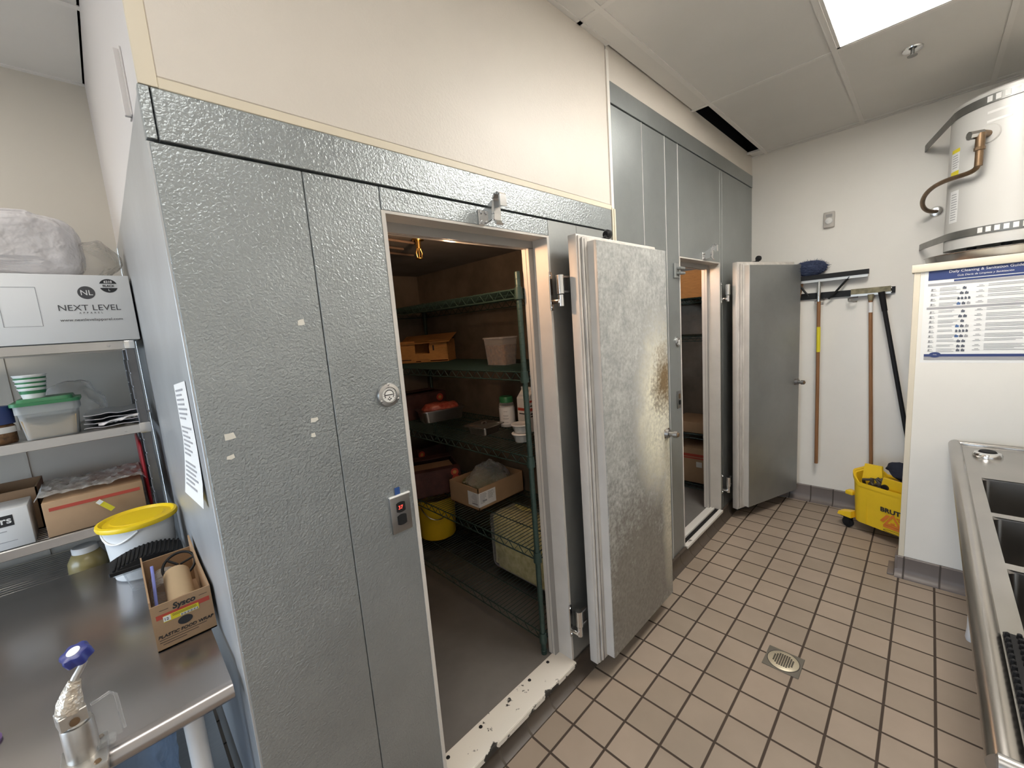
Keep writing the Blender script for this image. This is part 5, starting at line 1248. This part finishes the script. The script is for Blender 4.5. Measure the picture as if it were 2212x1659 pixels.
for k in range(4): mb.loft([[(0.318+k*0.011, 0.002, 0.205-k*0.015), (0.338+k*0.011, 0.002, 0.205-k*0.015), (0.342+k*0.011, 0.002, 0.196-k*0.015), (0.324+k*0.011, 0.002, 0.196-k*.015)], [(0.318+k*0.011, 0.0026, 0.205-k*0.015), (0.338+k*0.011, 0.0026, 0.205-k*0.015), (0.342+k*0.011, 0.0026, 0.196-k*0.015), (0.324+k*0.011, 0.0026, 0.196-k*.015)]])
mb.box(0.245, 0.352, 0.002, 0.0026, 0.112, 0.131).box(0.288, 0.312, .002, .0026, .148, .158)
mb.shift((-0.022, 0, 0.004)); obj('warning_print', onside(mb), 'orange', t, world=False)
mb = MB(); o_ = [(0.30+0.055*math.cos(a), 0.096+0.0085*math.sin(a)) for a in [2*PI*k/30 for k in range(30)]]; i_ = [(0.30+0.049*math.cos(a), 0.096+0.0062*math.sin(a)) for a in [2*PI*k/30 for k in range(30)]]
for k in range(30):
    j = (k+1) % 30; mb.quad((o_[k][0], .0025, o_[k][1]), (o_[j][0], .0025, o_[j][1]), (i_[j][0], .0025, i_[j][1]), (i_[k][0], .0025, i_[k][1]))
mb.box(0.245, 0.355, 0.002, 0.0026, 0.0835, 0.0855)
mb.shift((-0.022, 0, 0.0)); obj('oval_mark', onside(mb), 'ink', t, world=False)
# dark mop heaped in the wringer
t = thing('wet_mop', 'dark wet mop heaped in the yellow wringer', 'mop', (2.262, -0.757, 0.0), rz)
mb = MB()
for k in range(60):
    a = V((random.uniform(0.04, 0.40), random.uniform(0.07, 0.085), random.uniform(0.24, 0.32))); b_ = V((random.uniform(0.10, 0.40), random.uniform(0.075, 0.088), random.uniform(0.36, 0.43)))
    m_ = a.lerp(b_, 0.5)+V((random.uniform(-.04, .04), random.uniform(-.006, .006), random.uniform(0, .05)))
    mb.tube([a, a.lerp(m_, .5)+V((0, 0, .02)), m_, b_], 0.009, 6)
g = bmesh.new(); bmesh.ops.create_icosphere(g, subdivisions=4, radius=1.0)
for v in g.verts: v.co = V((0.245+v.co.x*0.19, 0.20+v.co.y*0.05, 0.33+v.co.z*0.075))
mb._merge(g); mb.jitter(0.02, 14, 3)
obj('strands', mb, mat('wet_mop', (0.035, 0.03, 0.025), 0.6, col2=(0.09, 0.07, 0.045), vscale=30), t, world=False, kind='stuff')
mb = MB(); g = bmesh.new(); bmesh.ops.create_icosphere(g, subdivisions=4, radius=1.0)
for v in g.verts: v.co = V((0.235+v.co.x*0.115, 0.185+v.co.y*0.05, 0.478+v.co.z*0.055))
mb._merge(g); mb.jitter(0.03, 12, 5).jitter(0.01, 40, 5)
obj('rag', mb, mat('dark_rag', (0.012, 0.014, 0.026), 0.85), t, world=False, label='dark navy rag on top')

# ------------------------------------------------------------------ water heater on the platform
HX, HY, HR = 2.28, -1.435, 0.275
HZ0 = 1.925
t = thing('water_heater', 'grey cylindrical water heater strapped to the back wall above the partition', 'water heater', (HX, HY, PZ+0.02))
obj('tank', MB().lathe([(0, HZ0), (HR, HZ0), (HR, 2.712), (HR-0.012, 2.722), (0, 2.722)], (HX, HY, 0), 64), 'enamel', t)
def side(y, z_, off=0.0):     # a point on the tank's near face at a given y
    dy = y-HY; x = HX-math.sqrt(max(0.0, (HR+off)**2-dy*dy)); return V((x, y, z_))
obj('pipe_flange', MB().cyl(side(-1.300, 2.500), side(-1.300, 2.500)+V((side(-1.3, 2.5).x-HX, -1.3-HY, 0)).normalized()*0.006, 0.048, 0.044, 28), 'enamel', t)
a0 = side(-1.300, 2.500); nrm = V((a0.x-HX, a0.y-HY, 0)).normalized()
e1 = a0+nrm*0.065
pts = [a0, a0+nrm*0.04, e1+V((0, 0, -0.02)), e1+V((0.002, 0.003, -0.15))]
obj('gas_tee', MB().tube([a0, a0+nrm*0.05, e1+V((0, 0, -0.012))], 0.017, 12).tube([e1+V((0, 0, 0.0)), e1+V((0, 0, -0.07))], 0.019, 12).tube([e1+V((0, 0, -0.07)), e1+V((0, 0, -0.085))], 0.022, 8).tube([e1+V((0, 0, -0.085)), e1+V((0, 0, -0.165))], 0.016, 12), 'rustpipe', t)
obj('valve_cap', MB().tube([a0+nrm*0.050, a0+nrm*0.060+V((-0.02, 0.045, -0.004))], [0.021, 0.022], 8), 'chrome', t)
wall_end = V((XB-0.004, -1.122, 2.231))
def bez(p, n=26):
    out = []
    for k in range(n+1):
        s_ = k/n; q = [V(x) for x in p]
        while len(q) > 1: q = [q[i].lerp(q[i+1], s_) for i in range(len(q)-1)]
        out.append(q[0])
    return out
pp = bez([e1+V((0.002, 0.003, -0.155)), e1+V((0.01, 0.0, -0.21)), e1+V((0.06, 0.09, -0.20)), V((2.33, -1.075, 2.42)), V((2.40, -1.00, 2.30)), V((2.50, -1.02, 2.20)), wall_end+V((-0.03, 0.01, 0.0)), wall_end], 34)
obj('flex_pipe', MB().tube(pp, 0.0125, 12), 'rustpipe', t)
obj('wall_escutcheon', MB().lathe([(0, 0), (0.036, 0), (0.030, -0.010), (0.016, -0.014), (0, -0.014)], tuple(wall_end+V((0.003, 0, 0))), 24, 'X'), 'chrome', t)
def strap(z0, tilt, hgt, name):
    arc = []
    A0 = math.atan2(0.86, -0.30)
    for k in range(30):
        a = A0+(PI*1.35-A0+0.9)*k/29; arc.append(V((HX+(HR+0.004)*math.cos(a), HY+(HR+0.004)*math.sin(a), z0)))
    pts = [V((XB-0.003, -1.050, z0+tilt)), V((XB-0.06, -1.060, z0+tilt))]+[arc[0].lerp(V((XB-.06, -1.06, z0+tilt)), 0.15)]+arc
    mb = MB(); rings = []
    for i, p in enumerate(pts):
        d_ = (pts[min(i+1, len(pts)-1)]-pts[max(i-1, 0)]); d_.z = 0; d_.normalize(); n__ = V((d_.y, -d_.x, 0))*0.0025
        rings.append([p+n__+V((0, 0, -hgt/2)), p-n__+V((0, 0, -hgt/2)), p-n__+V((0, 0, hgt/2)), p+n__+V((0, 0, hgt/2))])
    mb.loft(rings); s_ = obj(name, mb, 'strap', t)
    for k in range(10):
        a = 2.62+k*0.115; c_ = V((HX+(HR+0.0075)*math.cos(a), HY+(HR+0.0075)*math.sin(a), z0)); tg = V((-math.sin(a), math.cos(a), 0))
        q = MB(); u_ = tg*0.010; w_ = V((0, 0, hgt*0.34)); o__ = V((math.cos(a), math.sin(a), 0))*0.001
        q.loft([[c_-u_-w_, c_+u_-w_, c_+u_+w_, c_-u_+w_], [c_-u_-w_+o__, c_+u_-w_+o__, c_+u_+w_+o__, c_-u_+w_+o__]])
        obj('lit_strap_slot', q, 'white', s_)  # white plates paint the lit reflection showing in the punched slots
strap(2.672, -0.02, 0.042, 'upper_strap')
strap(2.005, 0.0, 0.040, 'lower_strap')
def curved_label(y0, y1, z0, z1, mat_, name, par, off=0.001):
    n__ = 8; mb = MB()
    A = [side(y0+(y1-y0)*k/n__, z0, off) for k in range(n__+1)]
    mb.loft([[p, V((p.x, p.y, z1))] for p in A], closed=False, cap=False)
    return obj(name, mb, mat_, par)
l_ = curved_label(-1.172, -1.200, 2.335, 2.488, 'paper', 'warning_label', t)
curved_label(-1.172, -1.200, 2.468, 2.488, 'yellowlabel', 'label_band', l_, 0.0016); curved_label(-1.172, -1.200, 2.335, 2.368, 'yellowlabel', 'label_band', l_, 0.0016)
for k in range(6): curved_label(-1.176, -1.192-random.uniform(0, .006), 2.385+k*0.013, 2.389+k*0.013, 'greyink', 'label_line', l_, 0.0016)
l_ = curved_label(-1.176, -1.206, 2.080, 2.258, 'paper', 'rating_label', t)
for k in range(11): curved_label(-1.180, -1.198-random.uniform(0, .006), 2.095+k*0.014, 2.099+k*0.014, 'greyink', 'label_line', l_, 0.0016)
for zz in (2.555, 2.600): curved_label(-1.290, -1.375, zz, zz+0.012, 'white', 'vent_slot', t, 0.0012)
t = thing('drain_pan', 'shallow round metal drain pan under the water heater', 'pan', (HX, HY, PZ+0.02))
z = PZ+0.0205
obj('pan_body', MB().lathe([(0, z), (0.335, z), (0.352, z+0.075), (0.358, z+0.078), (0.352, z+0.080), (0.333, z+0.006), (0, z+0.006)], (HX, HY, 0), 64), 'pan', t)
for k in range(3):
    a = 2.2+k*0.75; obj('heater_foot', MB().cyl((HX+0.2*math.cos(a), HY+0.2*math.sin(a), z+0.006), (HX+0.2*math.cos(a), HY+0.2*math.sin(a), HZ0), 0.02, 0.02, 12), 'black', t)

# ------------------------------------------------------------------ poster on the partition
t = thing('cleaning_poster', 'white printed cleaning guide poster with navy bands on the partition', 'poster', (PX-0.001, -1.30, 1.30))
QY0, QW, QZ0, QZ1 = -1.093, 0.422, 1.303, 1.816
obj('sheet', slab((PX-0.0005, QY0, QZ0), (0, -1, 0), (0, 0, 1), QW, QZ1-QZ0, -0.0012), 'paper', t)
def pq(mb, u0, u1, v0, v1, d_=0.0006): return slab((PX-0.0018, QY0-u0, QZ0+v0), (0, -1, 0), (0, 0, 1), u1-u0, v1-v0, -d_, mb)
u0, u1 = 0.014, QW-0.014
for a_ in ((u0, u1, 0.447, 0.498), (0.11, u1, 0.433, 0.4425), (u0, u1, 0.033, 0.047)): obj('navy_band', pq(MB(), *a_), 'navy', t)
badge = MB().lathe([(0, 0), (0.0175, 0), (0.0175, -0.0008), (0, -0.0008)], (0, 0, 0), 26, 'X')
for v in badge.bm.verts: v.co = V((PX-0.0024+v.co.x, QY0-0.057+v.co.y*1.35, QZ0+0.043+v.co.z*0.85))
obj('oval_badge', badge, 'navy', t)
for a_ in ((u0, u1, 0.418, 0.430), (u0, u1, 0.292, 0.303), (u0, u1, 0.016, 0.0325)): obj('grey_band', pq(MB(), *a_), 'greyink', t)
uu = (0, -1, 0)
mb = text_mb('Daily Cleaning & Sanitation Guide', 0.0185, (PX-0.0026, QY0-QW/2-0.005, QZ0+0.4790), uu, (0, 0, 1), 'CENTER', xs=1.0)
mb.add(text_mb('Gu\u00eda Diaria de Limpieza y Sanitizaci\u00f3n', 0.0125, (PX-0.0026, QY0-QW/2-0.005, QZ0+0.4585), uu, (0, 0, 1), 'CENTER', shear=0.2))
mb.add(text_mb('Daily', 0.007, (PX-0.0034, QY0-0.057, QZ0+0.042), uu, (0, 0, 1), 'CENTER'))
obj('title_lettering', mb, 'paper', t)
rows = [0.392, 0.366, 0.339, 0.312, 0.271, 0.245, 0.220, 0.193, 0.167, 0.140, 0.113, 0.086, 0.064]
gl, ik, bl_ = MB(), MB(), MB()
for k, v_ in enumerate(rows):
    for q in range(2 if k % 3 else 3): pq(gl, 0.060, 0.060+random.uniform(0.05, 0.085), v_+0.010-q*0.007, v_+0.0122-q*0.007)
    for q in range(3 if k % 2 else 2): pq(gl, 0.232, 0.232+random.uniform(0.10, 0.175), v_+0.012-q*0.0075, v_+0.0145-q*0.0075)
    pq(gl, 0.026, 0.048, v_-0.002, v_+0.000); pq(gl, 0.030, 0.044, v_+0.006, v_+0.0085); pq(gl, 0.028, 0.034, v_-.002, v_+.01)
    pq(gl, 0.192, 0.219, v_+0.003, v_+0.0055); pq(gl, 0.200, 0.214, v_+0.009, v_+0.012)
    n__ = (1, 2, 4, 3, 1, 2, 1, 3, 4, 3, 2, 2, 2)[k]
    for q in range(n__):
        w__ = 0.0085 if n__ == 4 else 0.0135; uu0 = 0.152-n__*(w__+0.004)/2+q*(w__+0.004)
        tgt = bl_ if (n__ == 3 and q == 0) else (ik if (q < 2 or n__ == 4) else gl)
        pq(tgt, uu0, uu0+w__, v_-0.003, v_+0.008); pq(tgt, uu0+w__*.2, uu0+w__*.6, v_+0.008, v_+0.0115)
obj('printed_rows', gl, 'greyink', t); obj('printed_icons', ik, mat('dark_icon', (0.10, 0.11, 0.14), 0.6), t); obj('blue_icons', bl_, mat('blue_icon', (0.08, 0.16, 0.36), 0.6), t)

# ------------------------------------------------------------------ three-bowl sink
KZ = 0.88
t = thing('three_bowl_sink', 'long stainless three-bowl sink with a rolled rim along the right wall', 'sink', (0.65, -1.6, 0))
X0, X1, Y0, Y1 = -0.500, 1.755, -1.262, -1.93
BW = [(0.749, 1.164), (0.335, 0.710), (-0.075, 0.296)]
dk = MB(); yb0, yb1 = -1.312, -1.86
zt = KZ-0.014
def plate(x0, x1, ya, yb): dk.box(x0, x1, yb, ya, zt-0.004, zt)
plate(X0, X1, Y0, yb0); plate(X0, X1, yb1, Y1)
xs = [X0]+[v for b_ in sorted(BW) for v in b_]+[X1]
for k in range(0, len(xs), 2): plate(xs[k], xs[k+1], yb0, yb1)
obj('deck', dk, 'sinksteel', t)
rm = MB()
prof = [(-1.253+0.024*math.cos(a), KZ-0.022+0.022*math.sin(a)) for a in [(-0.9+k*0.34) for k in range(12)]]
inner = [(-1.253+0.0215*math.cos(a), KZ-0.022+0.0195*math.sin(a)) for a in [(-0.9+k*0.34) for k in range(12)]][::-1]
pl_ = [( -1.250+0.026*math.cos(a), KZ-0.026+0.026*math.sin(a)) for a in [2*PI*k/28 for k in range(28)]]
rm.prism(pl_, 'X', X0+0.02, X1+0.004)
rm.box(X0+0.02, X1, -1.272, -1.258, zt-0.006, KZ-0.012, 0.003)
obj('front_rim', rm, 'sinksteel', t)
obj('end_rim', MB().prism([(X1-0.016+0.018*math.cos(a), KZ-0.018+0.018*math.sin(a)) for a in [2*PI*k/20 for k in range(20)]], 'Y', Y1, -1.245).box(X1-0.04, X1-0.015, Y1, -1.27, zt-.005, KZ-0.006, 0.003), 'sinksteel', t)
er = MB().tube([(X0, Y1, KZ-0.004), (X0, -1.236, KZ-0.004)], 0.016, 14)
er.box(X0-0.004, X0+0.006, Y1, -1.25, KZ-0.05, KZ+0.004)
obj('end_rail', er, 'steel', t)
obj('backsplash', MB().box(X0, X1, Y1-0.018, Y1, zt-.004, KZ+0.25, 0.004), 'sinksteel', t)
for a, b_ in BW:
    mb = MB()
    def br(ax, bx, ay, by, z_, r_):
        out = []
        for cx_, cy_, a0 in ((bx-r_, by-r_, 0), (ax+r_, by-r_, PI/2), (ax+r_, ay+r_, PI), (bx-r_, ay+r_, 1.5*PI)):
            for k in range(6):
                q = a0+PI/2*k/5; out.append((cx_+r_*math.cos(q), cy_+r_*math.sin(q), z_))
        return out
    mb.loft([br(a-.001, b_+.001, yb1-.001, yb0+.001, zt, 0.004), br(a, b_, yb1, yb0, zt-0.008, 0.025), br(a+0.012, b_-0.012, yb1+0.012, yb0-0.012, zt-0.30, 0.04), br(a+0.05, b_-0.05, yb1+0.05, yb0-0.05, zt-0.335, 0.05)], cap=False)
    f_ = br(a+0.05, b_-0.05, yb1+0.05, yb0-0.05, zt-0.335, 0.05); vs_ = [mb.bm.verts.new(p) for p in f_]; mb.bm.faces.new(vs_)
    bo = obj('bowl', mb, 'bowl', t)
    obj('bowl_drain', MB().lathe([(0, zt-0.3345), (0.045, zt-0.3335), (0.045, zt-0.3345)], ((a+b_)/2, (yb0+yb1)/2, 0), 24), 'chrome', bo)
mb = MB()
for x in (X0+0.012, 1.30):
    for y in (-1.335, -1.87):
        obj('leg', MB().cyl((x, y, 0.055), (x, y, zt-0.004), 0.0205, 0.0205, 18).lathe([(0, 0), (0.020, 0), (0.024, 0.015), (0.021, 0.055)], (x, y, 0), 18), 'pipewhite', t)
t = thing('deck_fitting', 'round chrome fitting with a black centre on the far end of the sink deck', 'fitting', (1.535, -1.352, zt))
obj('ring', MB().lathe([(0.052, zt), (0.052, zt+0.008), (0.046, zt+0.018), (0.034, zt+0.022), (0.030, zt+0.016), (0.030, zt)], (1.535, -1.352, 0), 36, cap=False), 'chrome', t)
obj('plug', MB().lathe([(0, zt+0.006), (0.030, zt+0.006), (0.030, zt+0.024), (0.027, zt+0.028), (0, zt+0.028)], (1.535, -1.352, 0), 28), 'rubber', t)
t = thing('drain_mat', 'black nubbed rubber mat on the near drainboard of the sink', 'mat', (-0.2, -1.5, zt))
obj('mat_sheet', MB().box(-0.440, -0.062, -1.80, -1.276, zt+.0005, zt+0.006, 0.002, 1), 'rubber', t)
mb = MB(); 
for i in range(18):
    for j in range(26):
        x, y = -0.432+i*0.0205+(0.009 if j % 2 else 0), -1.281-j*0.0192
        mb.lathe([(0.0058, zt+0.005), (0.0045, zt+0.016), (0.002, zt+0.018)], (x, y, 0), 6)
obj('nubs', mb, 'rubber', t, kind='stuff')

# ------------------------------------------------------------------ floor drain
DXc, DYc = 0.600, -0.703
t = thing('floor_drain', 'square metal floor drain with a round perforated grate in the tiles', 'floor drain', (DXc, DYc, 0.0))
obj('drain_frame', MB().box(DXc-0.071, DXc+0.071, DYc-0.073, DYc+0.073, 0.0004, 0.0035, 0.001, 1), mat('dull_metal', (0.17, 0.155, 0.13), 0.5, 0.5), t)
obj('grate', MB().lathe([(0, 0.0065), (0.060, 0.0065), (0.063, 0.0045), (0.063, 0.003), (0, 0.003)], (DXc, DYc, 0), 48), mat('bronze_grate', (0.52, 0.46, 0.34), 0.4, 0.4), t)
mb = MB()
for i in range(-5, 6):
    for j in range(-5, 6):
        if i*i+j*j < 23: mb.box(DXc+i*0.0092-0.0033, DXc+i*0.0092+0.0033, DYc+j*0.0092-0.0033, DYc+j*0.0092+0.0033, 0.006, 0.0069)
obj('grate_holes', mb, 'black', t)
obj('grate_rim', MB().lathe([(0.0635, 0.003), (0.0655, 0.0042), (0.0665, 0.003)], (DXc, DYc, 0), 48, cap=False), 'black', t)

# ------------------------------------------------------------------ light and view
w = bpy.data.worlds.new('sky'); SC.world = w; w.use_nodes = True
bg = w.node_tree.nodes['Background']; bg.inputs['Color'].default_value = (0.66, 0.82, 1.0, 1); bg.inputs['Strength'].default_value = 9.0
def portal(loc, rot, sx, sy):
    l = bpy.data.lights.new('sky_portal', 'AREA'); l.shape = 'RECTANGLE'; l.size = sx; l.size_y = sy; l.cycles.is_portal = True
    o = bpy.data.objects.new('sky_portal', l); COL.objects.link(o); o.location = loc; o.rotation_euler = rot
portal((XR-0.05, (DY0+DY1)/2, DZ1/2), (0, -PI/2, 0), DZ1, DY1-DY0)
# vapour-proof lamps inside the coolers, just behind the door headers
def cooler_lamp(x, y, z, label, e):
    t = thing('cooler_lamp', label, 'light', (x, y, z+0.06))
    obj('lamp_base', MB().lathe([(0, z+0.06), (0.05, z+0.06), (0.05, z+0.045), (0.03, z+0.03), (0, z+0.03)], (x, y, 0)), 'cast', t)
    l = bpy.data.lights.new('lamp_glow', 'POINT'); l.energy = e; l.color = (1.0, 0.60, 0.34); l.shadow_soft_size = 0.02
    lo = bpy.data.objects.new('lamp_glow', l); COL.objects.link(lo); lo.location = (x, y, z-0.062)
    obj('bulb', MB().lathe([(0.012, z+0.03), (0.022, z+0.015), (0.028, z-0.005), (0.022, z-0.025), (0, z-0.034)], (x, y, 0), 16), 'bulb', t)
cooler_lamp(-0.46, 0.20, 2.055, 'warm lamp fixed inside the low cooler above its doorway', 7.5)
cooler_lamp(1.53, 0.20, 2.060, 'warm lamp fixed inside the tall cooler above its doorway', 4.0)
vs = SC.view_settings
vs.view_transform = 'Standard'; vs.look = 'None'; vs.exposure = 0.10; vs.gamma = 1.0; vs.use_curve_mapping = False
SC.cycles.max_bounces = 10; SC.cycles.diffuse_bounces = 5; SC.cycles.transparent_max_bounces = 16
SC.cycles.caustics_reflective = False; SC.cycles.caustics_refractive = False; SC.cycles.sample_clamp_indirect = 6.0
SC.cycles.use_denoising = True
